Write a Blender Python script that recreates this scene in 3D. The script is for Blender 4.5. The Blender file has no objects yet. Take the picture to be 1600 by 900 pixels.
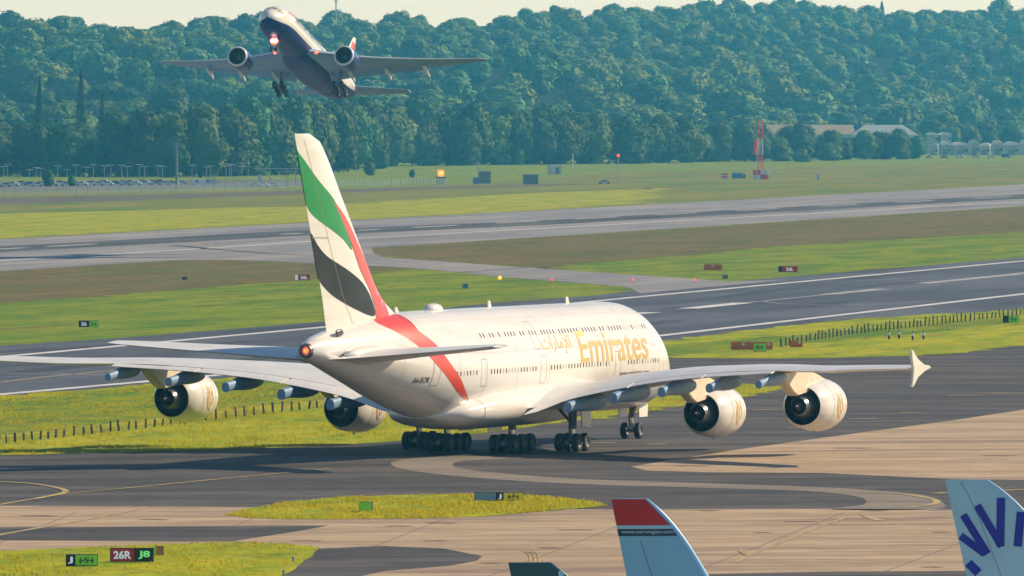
import bpy, bmesh, math, random
import numpy as np
from mathutils import Vector, Matrix
R = math.radians
sc = bpy.context.scene
col = sc.collection

# ---------------------------------------------------------------- camera, sky, sun, exposure
CAM_H = 25.68                    # the photographer stands on a roof
FPX = 15000.0                    # focal length in pixels of a 1600 px wide frame
PITCH = math.atan(275.0 / FPX)
cam_d = bpy.data.cameras.new('camera'); cam = bpy.data.objects.new('camera', cam_d); col.objects.link(cam)
cam.location = (0, 0, CAM_H); cam.rotation_euler = (math.pi / 2 - PITCH, 0, 0)
cam_d.sensor_width = 36.0; cam_d.lens = FPX / 1600 * 36.0
cam_d.clip_start = 5.0; cam_d.clip_end = 40000.0
sc.camera = cam

SUN_AZ, SUN_EL = R(25), R(33)    # azimuth from +X (right) towards +Y (away)
world = bpy.data.worlds.new('World'); sc.world = world; world.use_nodes = True
wn = world.node_tree; bg = wn.nodes['Background']
sky = wn.nodes.new('ShaderNodeTexSky'); sky.sky_type = 'NISHITA'; sky.sun_disc = False
sky.sun_elevation = SUN_EL; sky.sun_rotation = math.pi / 2 - SUN_AZ
sky.air_density = 0.6; sky.dust_density = 0.15; sky.ozone_density = 1.0
wn.links.new(sky.outputs[0], bg.inputs[0]); bg.inputs[1].default_value = 0.105
sun_d = bpy.data.lights.new('sun', 'SUN'); sun_d.energy = 5.0; sun_d.angle = R(0.5); sun_d.color = (1.0, 0.83, 0.58)
sun = bpy.data.objects.new('sun', sun_d); col.objects.link(sun)
SUNV = Vector((math.cos(SUN_EL) * math.cos(SUN_AZ), math.cos(SUN_EL) * math.sin(SUN_AZ), math.sin(SUN_EL)))
sun.rotation_euler = SUNV.to_track_quat('Z', 'Y').to_euler()
sun.location = (200, 100, 150)
vs = sc.view_settings; vs.view_transform = 'Standard'; vs.look = 'None'; vs.exposure = 0.30; vs.gamma = 1.0
vs.use_curve_mapping = False
cy = sc.cycles
cy.use_denoising = True
cy.max_bounces = 5; cy.diffuse_bounces = 2; cy.glossy_bounces = 2; cy.transmission_bounces = 2; cy.volume_bounces = 1
cy.transparent_max_bounces = 4
try: cy.denoiser = 'OPENIMAGEDENOISE'
except Exception: pass

# ---------------------------------------------------------------- helpers
rnd = random.Random(7)
def px(u, v, z=0.0):
    """ground point seen at a photograph pixel (layout only)"""
    dx, dy, dz = u - 800.0, FPX, 450.0 - v
    y = dy * math.cos(PITCH) + dz * math.sin(PITCH); zz = -dy * math.sin(PITCH) + dz * math.cos(PITCH)
    k = (z - CAM_H) / zz
    return Vector((dx * k, y * k, z))
def at(u, v, Y):
    """point at depth Y seen at a pixel"""
    dx, dy, dz = u - 800.0, FPX, 450.0 - v
    y = dy * math.cos(PITCH) + dz * math.sin(PITCH); zz = -dy * math.sin(PITCH) + dz * math.cos(PITCH)
    k = Y / y
    return Vector((dx * k, Y, CAM_H + zz * k))
def tag(o, label=None, cat=None, group=None, kind=None):
    if label: o['label'] = label
    if cat: o['category'] = cat
    if group: o['group'] = group
    if kind: o['kind'] = kind
    return o
def empty(name, loc=(0, 0, 0), rz=0.0, label=None, cat=None, group=None):
    o = bpy.data.objects.new(name, None); col.objects.link(o)
    o.location = loc; o.rotation_euler = (0, 0, rz); o.empty_display_size = 1.0
    return tag(o, label, cat, group)
def copy_tree(o, parent=None):
    c = o.copy(); col.objects.link(c); c.parent = parent
    for ch in o.children: copy_tree(ch, c)
    return c
def pchip(xs, ys):
    xs = np.array(xs, float); ys = np.array(ys, float); h = np.diff(xs); d = np.diff(ys) / h
    m = np.zeros(len(xs)); m[0] = d[0]; m[-1] = d[-1]
    for i in range(1, len(xs) - 1):
        if d[i - 1] * d[i] > 0:
            w1, w2 = 2 * h[i] + h[i - 1], h[i] + 2 * h[i - 1]
            m[i] = (w1 + w2) / (w1 / d[i - 1] + w2 / d[i])
    def f(x):
        x = min(max(x, xs[0]), xs[-1]); i = min(int(np.searchsorted(xs, x, side='right')) - 1, len(h) - 1)
        t = (x - xs[i]) / h[i]
        return float((2*t**3 - 3*t*t + 1) * ys[i] + (t**3 - 2*t*t + t) * h[i] * m[i] + (-2*t**3 + 3*t*t) * ys[i+1] + (t**3 - t*t) * h[i] * m[i+1])
    return f
def catmull(pts, n=6, closed=False):
    P = [Vector((p[0], p[1])) for p in pts]; out = []; N = len(P)
    for i in range(N if closed else N - 1):
        a = P[(i - 1) % N] if closed or i > 0 else P[0]
        b, c = P[i], P[(i + 1) % N]
        d = P[(i + 2) % N] if closed or i + 2 < N else P[-1]
        for k in range(n):
            t = k / n
            q = 0.5 * (2*b + (c - a)*t + (2*a - 5*b + 4*c - d)*t*t + (3*b - a - 3*c + d)*t**3)
            out.append((q.x, q.y))
    if not closed: out.append((P[-1].x, P[-1].y))
    return out

class MB:
    """collects shapes that become one mesh"""
    def __init__(s): s.v = []; s.f = []; s.m = []
    def add(s, vs, fs, m=0):
        o = len(s.v); s.v += [tuple(p) for p in vs]
        for f in fs: s.f.append(tuple(i + o for i in f)); s.m.append(m)
        return s
    def box(s, c, d, m=0, rz=0.0, taper=1.0):
        cx, cy_, cz = c; hx, hy, hz = d[0]/2, d[1]/2, d[2]/2; ca, sa = math.cos(rz), math.sin(rz); vs = []
        for k, zz in ((1.0, -hz), (taper, hz)):
            for X, Y in ((-hx, -hy), (hx, -hy), (hx, hy), (-hx, hy)):
                X *= k; Y *= k
                vs.append((cx + X*ca - Y*sa, cy_ + X*sa + Y*ca, cz + zz))
        return s.add(vs, [(3,2,1,0),(4,5,6,7),(0,1,5,4),(1,2,6,5),(2,3,7,6),(3,0,4,7)], m)
    def tube(s, a, b, r0, r1=None, n=10, m=0, cap=True):
        a, b = Vector(a), Vector(b); r1 = r0 if r1 is None else r1
        d = (b - a).normalized(); q = d.to_track_quat('Z', 'Y'); vs = []
        for p, r in ((a, r0), (b, r1)):
            for k in range(n):
                t = 2*math.pi*k/n; vs.append(p + q @ Vector((r*math.cos(t), r*math.sin(t), 0)))
        fs = [(k, (k+1) % n, n + (k+1) % n, n + k) for k in range(n)]
        if cap: fs += [tuple(reversed(range(n))), tuple(range(n, 2*n))]
        return s.add(vs, fs, m)
    def rings(s, rings, m=0, cap0=True, cap1=True, closed=True):
        n = len(rings[0]); vs = [p for r in rings for p in r]; fs = []
        for i in range(len(rings) - 1):
            for k in range(n if closed else n - 1):
                k2 = (k + 1) % n
                fs.append((i*n + k, i*n + k2, (i+1)*n + k2, (i+1)*n + k))
        if cap0: fs.append(tuple(reversed(range(n))))
        if cap1: fs.append(tuple(range((len(rings)-1)*n, len(rings)*n)))
        return s.add(vs, fs, m)
    def revolve(s, prof, origin, axis='-y', n=40, m=0, cap0=False, cap1=False):
        """prof: (distance along axis, radius)"""
        o = Vector(origin); rings = []
        for d, r in prof:
            ring = []
            for k in range(n):
                t = 2*math.pi*k/n
                if axis == '-y': ring.append(o + Vector((r*math.cos(t), -d, r*math.sin(t))))
                elif axis == 'x': ring.append(o + Vector((d, r*math.cos(t), r*math.sin(t))))
                else: ring.append(o + Vector((r*math.cos(t), r*math.sin(t), d)))
            rings.append(ring)
        return s.rings(rings, m, cap0, cap1)
    def blob(s, c, r, n=8, k=5, m=0, jit=0.0, rn=None):
        c = Vector(c); r = Vector(r) if not isinstance(r, (int, float)) else Vector((r, r, r)); rings = []
        for i in range(1, k):
            ph = -math.pi/2 + math.pi*i/k; ring = []
            for j in range(n):
                t = 2*math.pi*j/n; q = 1 + (rn.uniform(-jit, jit) if rn else 0)
                ring.append(c + Vector((r.x*math.cos(ph)*math.cos(t)*q, r.y*math.cos(ph)*math.sin(t)*q, r.z*math.sin(ph)*q)))
            rings.append(ring)
        return s.rings(rings, m)
    def mesh(s, name, mats, smooth=None, recalc=True):
        me = bpy.data.meshes.new(name); me.from_pydata(s.v, [], s.f)
        for mt in (mats if isinstance(mats, (list, tuple)) else [mats]): me.materials.append(mt)
        if any(s.m): me.polygons.foreach_set('material_index', s.m)
        if recalc:
            bm = bmesh.new(); bm.from_mesh(me); bmesh.ops.recalc_face_normals(bm, faces=bm.faces); bm.to_mesh(me); bm.free()
        if smooth:
            me.polygons.foreach_set('use_smooth', [True]*len(me.polygons))
            me.set_sharp_from_angle(angle=R(smooth))
        me.update()
        return me
    def build(s, name, mats, parent=None, smooth=None, recalc=True):
        o = bpy.data.objects.new(name, s.mesh(name, mats, smooth, recalc)); col.objects.link(o)
        if parent: o.parent = parent
        return o

# ---- node materials
def mat(name, c, rough=0.6, metal=0.0, c2=None, scale=1.0, bump=0.0, bscale=None, emit=None, estr=0.0, stretch=None, rotz=0.0, coat=0.0, spec=0.5, detail=5.0, lo=0.35, hi=0.65, rand=0.0):
    m = bpy.data.materials.new(name); m.use_nodes = True; nt = m.node_tree; L = nt.links
    b = nt.nodes['Principled BSDF']
    b.inputs['Roughness'].default_value = rough; b.inputs['Metallic'].default_value = metal
    b.inputs['Specular IOR Level'].default_value = spec
    b.inputs['Coat Weight'].default_value = coat; b.inputs['Coat Roughness'].default_value = 0.12
    b.inputs['Base Color'].default_value = (*c, 1)
    if c2 is not None or bump:
        tc = nt.nodes.new('ShaderNodeTexCoord'); mp = nt.nodes.new('ShaderNodeMapping'); L.new(tc.outputs['Object'], mp.inputs[0])
        mp.inputs['Rotation'].default_value = (0, 0, rotz)
        mp.vector_type = 'TEXTURE' if rotz else 'POINT'
        if stretch: mp.inputs['Scale'].default_value = stretch
    if c2 is not None:
        n = nt.nodes.new('ShaderNodeTexNoise'); n.inputs['Scale'].default_value = scale; n.inputs['Detail'].default_value = detail
        L.new(mp.outputs[0], n.inputs['Vector'])
        rp = nt.nodes.new('ShaderNodeValToRGB'); rp.color_ramp.elements[0].position = lo; rp.color_ramp.elements[1].position = hi
        rp.color_ramp.elements[0].color = (*c, 1); rp.color_ramp.elements[1].color = (*c2, 1)
        L.new(n.outputs[0], rp.inputs[0]); src = rp.outputs[0]
        if rand:
            oi = nt.nodes.new('ShaderNodeObjectInfo'); hs = nt.nodes.new('ShaderNodeHueSaturation')
            mr = nt.nodes.new('ShaderNodeMapRange'); mr.inputs[3].default_value = 1 - rand; mr.inputs[4].default_value = 1 + rand
            L.new(oi.outputs['Random'], mr.inputs[0]); L.new(mr.outputs[0], hs.inputs['Value'])
            mr2 = nt.nodes.new('ShaderNodeMapRange'); mr2.inputs[3].default_value = 0.49; mr2.inputs[4].default_value = 0.53
            ml = nt.nodes.new('ShaderNodeMath'); ml.operation = 'MULTIPLY'; ml.inputs[1].default_value = 7.31
            fr = nt.nodes.new('ShaderNodeMath'); fr.operation = 'FRACT'
            L.new(oi.outputs['Random'], ml.inputs[0]); L.new(ml.outputs[0], fr.inputs[0]); L.new(fr.outputs[0], mr2.inputs[0]); L.new(mr2.outputs[0], hs.inputs['Hue'])
            L.new(src, hs.inputs['Color']); src = hs.outputs[0]
        L.new(src, b.inputs['Base Color'])
    if bump:
        n2 = nt.nodes.new('ShaderNodeTexNoise'); n2.inputs['Scale'].default_value = bscale or scale*6; n2.inputs['Detail'].default_value = 4
        L.new(mp.outputs[0], n2.inputs['Vector'])
        bp = nt.nodes.new('ShaderNodeBump'); bp.inputs['Strength'].default_value = bump; bp.inputs['Distance'].default_value = 0.05
        L.new(n2.outputs[0], bp.inputs['Height']); L.new(bp.outputs[0], b.inputs['Normal'])
    if emit:
        b.inputs['Emission Color'].default_value = (*emit, 1); b.inputs['Emission Strength'].default_value = estr
    return m
def layered(name, layers, base, rough=0.9, bump=0.25, bscale=2.0, spec=0.3):
    """base colour, then layers (colour, noise scale xyz in 1/m, rotz, lo, hi, amount) mixed over it"""
    m = bpy.data.materials.new(name); m.use_nodes = True; nt = m.node_tree; L = nt.links
    b = nt.nodes['Principled BSDF']; b.inputs['Roughness'].default_value = rough; b.inputs['Specular IOR Level'].default_value = spec
    tc = nt.nodes.new('ShaderNodeTexCoord'); prev = None
    for i, (c, scl, rz, lo, hi, amt) in enumerate(layers):
        mp = nt.nodes.new('ShaderNodeMapping'); mp.inputs['Rotation'].default_value = (0, 0, rz); mp.inputs['Location'].default_value = (i*37.1, i*11.7, 0)
        rot = nt.nodes.new('ShaderNodeVectorRotate'); rot.rotation_type = 'Z_AXIS'; rot.inputs['Angle'].default_value = -rz
        L.new(tc.outputs['Object'], rot.inputs[0])
        mu = nt.nodes.new('ShaderNodeVectorMath'); mu.operation = 'MULTIPLY'; mu.inputs[1].default_value = scl
        L.new(rot.outputs[0], mu.inputs[0])
        ad = nt.nodes.new('ShaderNodeVectorMath'); ad.operation = 'ADD'; ad.inputs[1].default_value = (i*37.1, i*11.7, i*3.3); L.new(mu.outputs[0], ad.inputs[0])
        n = nt.nodes.new('ShaderNodeTexNoise'); n.inputs['Scale'].default_value = 1.0; n.inputs['Detail'].default_value = 6; n.inputs['Roughness'].default_value = 0.6
        L.new(ad.outputs[0], n.inputs['Vector'])
        mr = nt.nodes.new('ShaderNodeMapRange'); mr.inputs[1].default_value = lo; mr.inputs[2].default_value = hi; mr.inputs[4].default_value = amt; mr.clamp = True
        L.new(n.outputs[0], mr.inputs[0])
        mx = nt.nodes.new('ShaderNodeMix'); mx.data_type = 'RGBA'; L.new(mr.outputs[0], mx.inputs[0])
        mx.inputs[7].default_value = (*c, 1)
        if prev is None: mx.inputs[6].default_value = (*base, 1)
        else: L.new(prev, mx.inputs[6])
        prev = mx.outputs[2]
        nt.nodes.remove(mp)
    L.new(prev, b.inputs['Base Color'])
    if bump:
        n2 = nt.nodes.new('ShaderNodeTexNoise'); n2.inputs['Scale'].default_value = bscale; n2.inputs['Detail'].default_value = 5
        L.new(tc.outputs['Object'], n2.inputs['Vector'])
        bp = nt.nodes.new('ShaderNodeBump'); bp.inputs['Strength'].default_value = bump; bp.inputs['Distance'].default_value = 0.15
        L.new(n2.outputs[0], bp.inputs['Height']); L.new(bp.outputs[0], b.inputs['Normal'])
    return m

# ---- 2-D drawings (text, painted shapes) wrapped onto a curved surface
def text2d(body, thick=0.0):
    cu = bpy.data.curves.new('lettering', 'FONT'); cu.body = body; cu.offset = thick; cu.resolution_u = 4
    ob = bpy.data.objects.new('lettering', cu); col.objects.link(ob)
    dg = bpy.context.evaluated_depsgraph_get(); dg.update()
    me = bpy.data.meshes.new_from_object(ob.evaluated_get(dg))
    bpy.data.objects.remove(ob); bpy.data.curves.remove(cu)
    V = [(v.co.x, v.co.y) for v in me.vertices]; Fc = [tuple(p.vertices) for p in me.polygons]
    bpy.data.meshes.remove(me)
    xs = [v[0] for v in V]; ys = [v[1] for v in V]; x0, x1, y0, y1 = min(xs), max(xs), min(ys), max(ys)
    return [((x - x0)/(x1 - x0), (y - y0)/(y1 - y0)) for x, y in V], Fc
def wrapped(name, V, Fc, fn, mt, parent, step=None, smooth=True):
    """V: 2-D points, fn(a, b) -> 3-D point"""
    bm = bmesh.new(); bv = [bm.verts.new((a, b, 0)) for a, b in V]
    for f in Fc:
        try: bm.faces.new([bv[i] for i in f])
        except ValueError: pass
    bmesh.ops.triangulate(bm, faces=bm.faces[:])
    if step:
        for ax in (0, 1):
            lo = min(v.co[ax] for v in bm.verts); hi = max(v.co[ax] for v in bm.verts); k = lo + step[ax]
            while k < hi:
                n = [0, 0, 0]; n[ax] = 1; c = [0, 0, 0]; c[ax] = k
                bmesh.ops.bisect_plane(bm, geom=bm.verts[:] + bm.edges[:] + bm.faces[:], plane_co=c, plane_no=n)
                k += step[ax]
    for v in bm.verts: v.co = fn(v.co.x, v.co.y)
    me = bpy.data.meshes.new(name); bm.to_mesh(me); bm.free(); me.materials.append(mt)
    if smooth: me.polygons.foreach_set('use_smooth', [True]*len(me.polygons))
    o = bpy.data.objects.new(name, me); col.objects.link(o); o.parent = parent
    return o
def poly(name, pts, fn, mt, parent, step=None, spline=0):
    if spline: pts = catmull(pts, spline, True)
    return wrapped(name, pts, [tuple(range(len(pts)))], fn, mt, parent, step)
def sheet(name, pts, z, mt, kind='structure', parent=None, spline=0, pixel=True, ragged=0.0):
    if spline: pts = catmull(pts, spline, True)
    V = [px(u, v, z) for u, v in pts] if pixel else [Vector((p[0], p[1], z)) for p in pts]
    if ragged:
        rr = random.Random(len(pts)*17 + int(abs(pts[0][1]))); W = []; n = len(V)
        for i in range(n):
            p, q = V[i], V[(i+1) % n]; e = q - p; k = max(1, min(90, int(e.length/3.0))); nn = Vector((-e.y, e.x, 0)).normalized() if e.length > 1e-6 else Vector((0, 0, 0))
            for j in range(k):
                w = ragged*(p.y/700.0)**1.3*(0.0 if j == 0 else 1.0)
                W.append(p + e*(j/k) + nn*rr.gauss(0, 0.55)*w)
        V = W
    me = bpy.data.meshes.new(name); me.from_pydata([tuple(v) for v in V], [], [tuple(range(len(V)))]); me.materials.append(mt)
    bm = bmesh.new(); bm.from_mesh(me); bmesh.ops.triangulate(bm, faces=bm.faces[:])
    for f in bm.faces:
        f.normal_update()
        if f.normal.z < 0: f.normal_flip()
    bm.to_mesh(me); bm.free()
    o = bpy.data.objects.new(name, me); col.objects.link(o)
    if parent: o.parent = parent
    elif kind: o['kind'] = kind
    return o
def stripe(name, pts, width, z, mt, parent=None, wpx=None):
    """painted line along pixel points, real width in metres across the line"""
    P = [px(u, v, z) for u, v in pts]; V = []; Fc = []
    for i, p in enumerate(P):
        d = (P[min(i+1, len(P)-1)] - P[max(i-1, 0)]); d.z = 0; d.normalize(); n = Vector((-d.y, d.x, 0))
        V += [tuple(p + n*width/2), tuple(p - n*width/2)]
        if i: Fc.append((2*i-2, 2*i-1, 2*i+1, 2*i))
    me = bpy.data.meshes.new(name); me.from_pydata(V, [], Fc); me.materials.append(mt)
    bm = bmesh.new(); bm.from_mesh(me)
    for f in bm.faces:
        f.normal_update()
        if f.normal.z < 0: f.normal_flip()
    bm.to_mesh(me); bm.free()
    o = bpy.data.objects.new(name, me); col.objects.link(o)
    if parent: o.parent = parent
    else: o['kind'] = 'structure'
    return o

# ---------------------------------------------------------------- materials of the setting
RW = R(78.3)     # direction of the runways
M = {}
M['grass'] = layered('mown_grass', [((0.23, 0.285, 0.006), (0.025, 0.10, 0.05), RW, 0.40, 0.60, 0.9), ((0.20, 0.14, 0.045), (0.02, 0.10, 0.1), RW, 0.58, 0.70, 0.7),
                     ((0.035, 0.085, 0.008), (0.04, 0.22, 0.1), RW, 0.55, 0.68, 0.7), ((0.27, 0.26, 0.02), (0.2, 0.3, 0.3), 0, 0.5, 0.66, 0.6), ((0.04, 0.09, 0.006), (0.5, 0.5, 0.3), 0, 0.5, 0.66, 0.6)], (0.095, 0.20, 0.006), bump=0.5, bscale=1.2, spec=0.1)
M['bright_grass'] = layered('yellow_green_mown_grass', [((0.42, 0.40, 0.004), (0.04, 0.16, 0.05), RW, 0.42, 0.60, 0.9), ((0.30, 0.19, 0.05), (0.04, 0.20, 0.1), RW, 0.60, 0.70, 0.7),
                     ((0.05, 0.115, 0.008), (0.06, 0.25, 0.1), RW, 0.55, 0.68, 0.75), ((0.40, 0.35, 0.03), (0.3, 0.4, 0.3), 0, 0.5, 0.66, 0.6), ((0.09, 0.16, 0.006), (0.8, 0.7, 0.3), 0, 0.5, 0.64, 0.6)], (0.23, 0.31, 0.004), bump=0.5, bscale=1.5, spec=0.1)  # yellower, paler grass than the plain mown one
M['dry_grass'] = layered('dry_rough_grass', [((0.17, 0.125, 0.05), (0.012, 0.07, 0.05), RW, 0.40, 0.58, 0.95), ((0.09, 0.14, 0.02), (0.02, 0.12, 0.1), RW, 0.54, 0.68, 0.8),
                     ((0.05, 0.06, 0.015), (0.03, 0.2, 0.1), RW, 0.58, 0.72, 0.7), ((0.22, 0.18, 0.07), (0.15, 0.15, 0.3), 0, 0.5, 0.68, 0.6), ((0.05, 0.075, 0.015), (0.4, 0.3, 0.3), 0, 0.5, 0.66, 0.6)], (0.115, 0.11, 0.025), bump=0.6, bscale=1.2, spec=0.1)
M['far_grass'] = layered('far_pasture_grass', [((0.21, 0.20, 0.03), (0.004, 0.03, 0.05), RW, 0.40, 0.62, 0.9), ((0.20, 0.14, 0.06), (0.006, 0.04, 0.1), RW, 0.55, 0.68, 0.7),
                     ((0.05, 0.105, 0.015), (0.010, 0.06, 0.1), RW, 0.55, 0.68, 0.7), ((0.23, 0.2, 0.03), (0.06, 0.06, 0.1), 0, 0.5, 0.68, 0.6)], (0.12, 0.18, 0.018), bump=0.3, spec=0.1)
M['asphalt'] = layered('worn_asphalt', [((0.095, 0.082, 0.076), (0.03, 0.11, 0.05), R(15), 0.44, 0.58, 1.0), ((0.020, 0.018, 0.019), (0.035, 0.20, 0.1), R(12), 0.52, 0.61, 0.9),
                     ((0.15, 0.125, 0.105), (0.05, 0.35, 0.1), R(14), 0.60, 0.70, 0.6), ((0.030, 0.027, 0.029), (0.25, 0.5, 0.3), 0, 0.5, 0.62, 0.55), ((0.11, 0.095, 0.085), (0.6, 0.7, 0.3), 0, 0.54, 0.68, 0.5)], (0.042, 0.037, 0.038), rough=0.8, bump=0.12, bscale=3.0, spec=0.4)
M['blue_asphalt'] = layered('dark_runway_asphalt', [((0.10, 0.112, 0.145), (0.008, 0.06, 0.05), RW, 0.44, 0.58, 0.95), ((0.022, 0.023, 0.032), (0.010, 0.12, 0.1), RW, 0.52, 0.62, 0.9),
                     ((0.14, 0.14, 0.16), (0.02, 0.3, 0.1), RW, 0.60, 0.72, 0.6), ((0.03, 0.03, 0.036), (0.15, 0.3, 0.3), 0, 0.5, 0.64, 0.55), ((0.12, 0.12, 0.135), (0.4, 0.45, 0.3), 0, 0.55, 0.7, 0.5)], (0.052, 0.062, 0.085), rough=0.7, bump=0.1, bscale=3.0, spec=0.4)
M['grey_runway'] = layered('pale_grooved_runway', [((0.30, 0.285, 0.29), (0.006, 0.05, 0.05), RW, 0.42, 0.60, 0.9), ((0.12, 0.12, 0.135), (0.006, 0.09, 0.1), RW, 0.55, 0.66, 0.75),
                     ((0.36, 0.34, 0.33), (0.02, 0.2, 0.1), RW, 0.60, 0.74, 0.6), ((0.13, 0.125, 0.135), (0.08, 0.12, 0.1), 0, 0.52, 0.68, 0.5)], (0.20, 0.205, 0.23), rough=0.8, bump=0.1)
M['rubber'] = layered('rubber_marked_runway', [((0.13, 0.13, 0.14), (0.01, 0.15, 0.05), RW, 0.45, 0.66, 0.8), ((0.025, 0.025, 0.03), (0.015, 0.3, 0.1), RW, 0.5, 0.66, 0.85)], (0.055, 0.055, 0.06), rough=0.8, bump=0)
M['concrete'] = layered('tan_concrete', [((0.46, 0.345, 0.225), (0.03, 0.12, 0.05), R(15), 0.42, 0.58, 1.0), ((0.22, 0.16, 0.12), (0.035, 0.22, 0.1), R(10), 0.53, 0.63, 0.85),
                     ((0.54, 0.41, 0.28), (0.05, 0.25, 0.1), R(12), 0.58, 0.70, 0.65), ((0.15, 0.09, 0.06), (0.05, 0.4, 0.2), R(5), 0.66, 0.74, 0.8), ((0.24, 0.17, 0.12), (0.2, 0.4, 0.3), 0, 0.5, 0.64, 0.55), ((0.50, 0.38, 0.27), (0.5, 0.6, 0.3), 0, 0.55, 0.7, 0.5)], (0.34, 0.255, 0.17), rough=0.85, bump=0.08, bscale=3.0)
M['pale_concrete'] = layered('pale_taxiway_shoulder', [((0.26, 0.22, 0.175), (0.05, 0.2, 0.05), R(5), 0.42, 0.6, 0.9), ((0.12, 0.105, 0.09), (0.06, 0.4, 0.1), R(5), 0.54, 0.68, 0.75)], (0.20, 0.17, 0.14), rough=0.85, bump=0.08)
M['white_line'] = mat('white_marking_paint', (0.72, 0.74, 0.76), 0.6, c2=(0.5, 0.5, 0.5), scale=0.3)
M['old_white_line'] = mat('worn_white_marking_paint', (0.42, 0.42, 0.43), 0.7, c2=(0.24, 0.24, 0.25), scale=0.2)
M['yellow_line'] = mat('worn_yellow_marking_paint', (0.52, 0.40, 0.13), 0.7, c2=(0.3, 0.23, 0.11), scale=0.3)
M['faint_yellow'] = mat('faded_yellow_marking_paint', (0.47, 0.36, 0.18), 0.7, c2=(0.32, 0.24, 0.13), scale=0.25)
M['forest_floor'] = mat('forest_floor', (0.006, 0.014, 0.004), 0.95, c2=(0.012, 0.02, 0.006), scale=0.05, spec=0.05)

# ---------------------------------------------------------------- terrain
fB = pchip([-900, -300, -120, 0, 140, 330, 900], [3900, 4150, 4550, 4950, 5600, 6350, 6700])     # foot of the hill
fC = pchip([-900, -300, -130, 0, 330, 900], [78, 82, 85, 91, 112, 112])                                     # height of its crest
HILL = 2400.0
def ground_z(x, y):
    t = min(max((y - fB(x)) / HILL, 0.0), 1.0)
    n = math.sin(x*0.011 + 1.3)*math.sin(y*0.0043 + x*0.004) * 5.0
    return (fC(x) * (t*t*(3 - 2*t)*0.35 + 0.65*t) + n * min(1, 2.5*t)*(1 if t < 1 else 1)) if t > 0 else 0.0
def ground_sheet():
    xs = sorted(set(list(np.linspace(-2600, -700, 8)) + list(np.linspace(-700, 700, 47)) + list(np.linspace(700, 2600, 8))))
    ys = sorted(set([-300, 200, 500, 900, 1500, 2200, 3000, 3600] + list(np.linspace(3800, 9600, 80))))
    V = [(x, y, ground_z(x, y)) for y in ys for x in xs]; nx = len(xs); Fc = []; mi = []
    for j in range(len(ys) - 1):
        for i in range(nx - 1):
            Fc.append((j*nx + i, j*nx + i + 1, (j+1)*nx + i + 1, (j+1)*nx + i))
            mi.append(1 if 0.5*(ys[j] + ys[j+1]) > fB(0.5*(xs[i] + xs[i+1])) else 0)
    me = bpy.data.meshes.new('ground'); me.from_pydata(V, [], Fc); me.materials.append(M['grass']); me.materials.append(M['forest_floor'])
    me.polygons.foreach_set('material_index', mi); me.polygons.foreach_set('use_smooth', [True]*len(Fc))
    o = bpy.data.objects.new('ground', me); col.objects.link(o); o['kind'] = 'structure'
ground_sheet()

# far field beyond the main runway, with a darker bare strip in front of the car park
sheet('far_field', [(-400, 315), (0, 300), (480, 297), (700, 289), (1000, 268), (1600, 252), (2100, 245), (2100, 262), (1600, 288), (0, 374), (-400, 395)], 0.008, M['far_grass'])
sheet('yellow_green_field_strip', [(-400, 352), (0, 334), (480, 322), (800, 303), (1040, 294), (1000, 318), (800, 330), (460, 348), (0, 372.5), (-400, 394)], 0.012, M['bright_grass'], ragged=1.0)  # strip of yellower grass along the runway
sheet('bare_earth_strip', [(-400, 322), (0, 309), (300, 303), (480, 297), (700, 291), (905, 287), (870, 290), (690, 295), (480, 303), (300, 310), (0, 320), (-400, 332)], 0.012,
      mat('bare_brown_earth', (0.05, 0.038, 0.025), 0.95, c2=(0.10, 0.085, 0.04), scale=0.06), ragged=0.9)
sheet('car_park', [(-400, 296), (0, 284), (300, 282), (492, 281), (492, 290), (300, 295), (120, 298), (-60, 302), (-400, 312)], 0.012, mat('car_park_asphalt', (0.05, 0.05, 0.052), 0.9, c2=(0.09, 0.09, 0.09), scale=0.05))
main_runway = sheet('main_runway', [(-400, 395.5), (0, 374), (1600, 288), (2100, 261), (2100, 290), (1600, 322), (0, 424), (-400, 449.5)], 0.020, M['grey_runway'])
sheet('rubber_track', [(-400, 407), (0, 385), (440, 361), (840, 344.5), (1600, 303.5), (2100, 276), (2100, 282), (1600, 310.5), (840, 352), (440, 370), (0, 394), (-400, 417)], 0.026, M['rubber'], parent=main_runway)
stripe('edge_line', [(-400, 430), (0, 407), (287, 390), (565, 372), (840, 357), (1600, 315), (2100, 287)], 1.5, 0.034, M['white_line'], main_runway)
stripe('far_edge_line', [(-400, 400), (0, 378.5), (1600, 291), (2100, 264)], 1.2, 0.034, M['old_white_line'], main_runway)
for a, b in ((-40, 40), (75, 150), (440, 470), (560, 592), (645, 715), (775, 840), (900, 965), (1025, 1090), (1150, 1215), (1280, 1340), (1400, 1460), (1520, 1580)):
    f = lambda u: 389 - u*0.0521
    stripe('centre_line_dash', [(a, f(a)), (b, f(b))], 1.6, 0.034, M['white_line'], main_runway)
link = sheet('link_taxiway', [(120, 398), (330, 388), (575, 380), (585, 396), (600, 402), (740, 412), (881, 422), (1000, 430), (1140, 439.5), (1230, 437), (1000, 458), (985, 450.5), (975, 448), (880, 440), (787, 433), (731, 427), (660, 420), (600, 416), (490, 411.5), (420, 408), (350, 406), (245, 407), (140, 413)], 0.028, M['grey_runway'])
stripe('guide_line', [(300, 380), (330, 386), (420, 394), (600, 409), (790, 427), (900, 436), (1010, 444)], 0.5, 0.036, M['faint_yellow'], link)
stripe('skid_mark', [(270, 383), (330, 389), (420, 396), (560, 402)], 2.5, 0.034, M['rubber'], link)
sheet('dry_verge', [(-400, 449.5), (0, 424), (140, 413), (245, 407), (350, 406), (490, 411.5), (600, 416), (640, 420), (560, 430), (490, 437), (350, 447), (200, 459), (0, 475), (-400, 508)], 0.012, M['dry_grass'], ragged=1.0)
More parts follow.
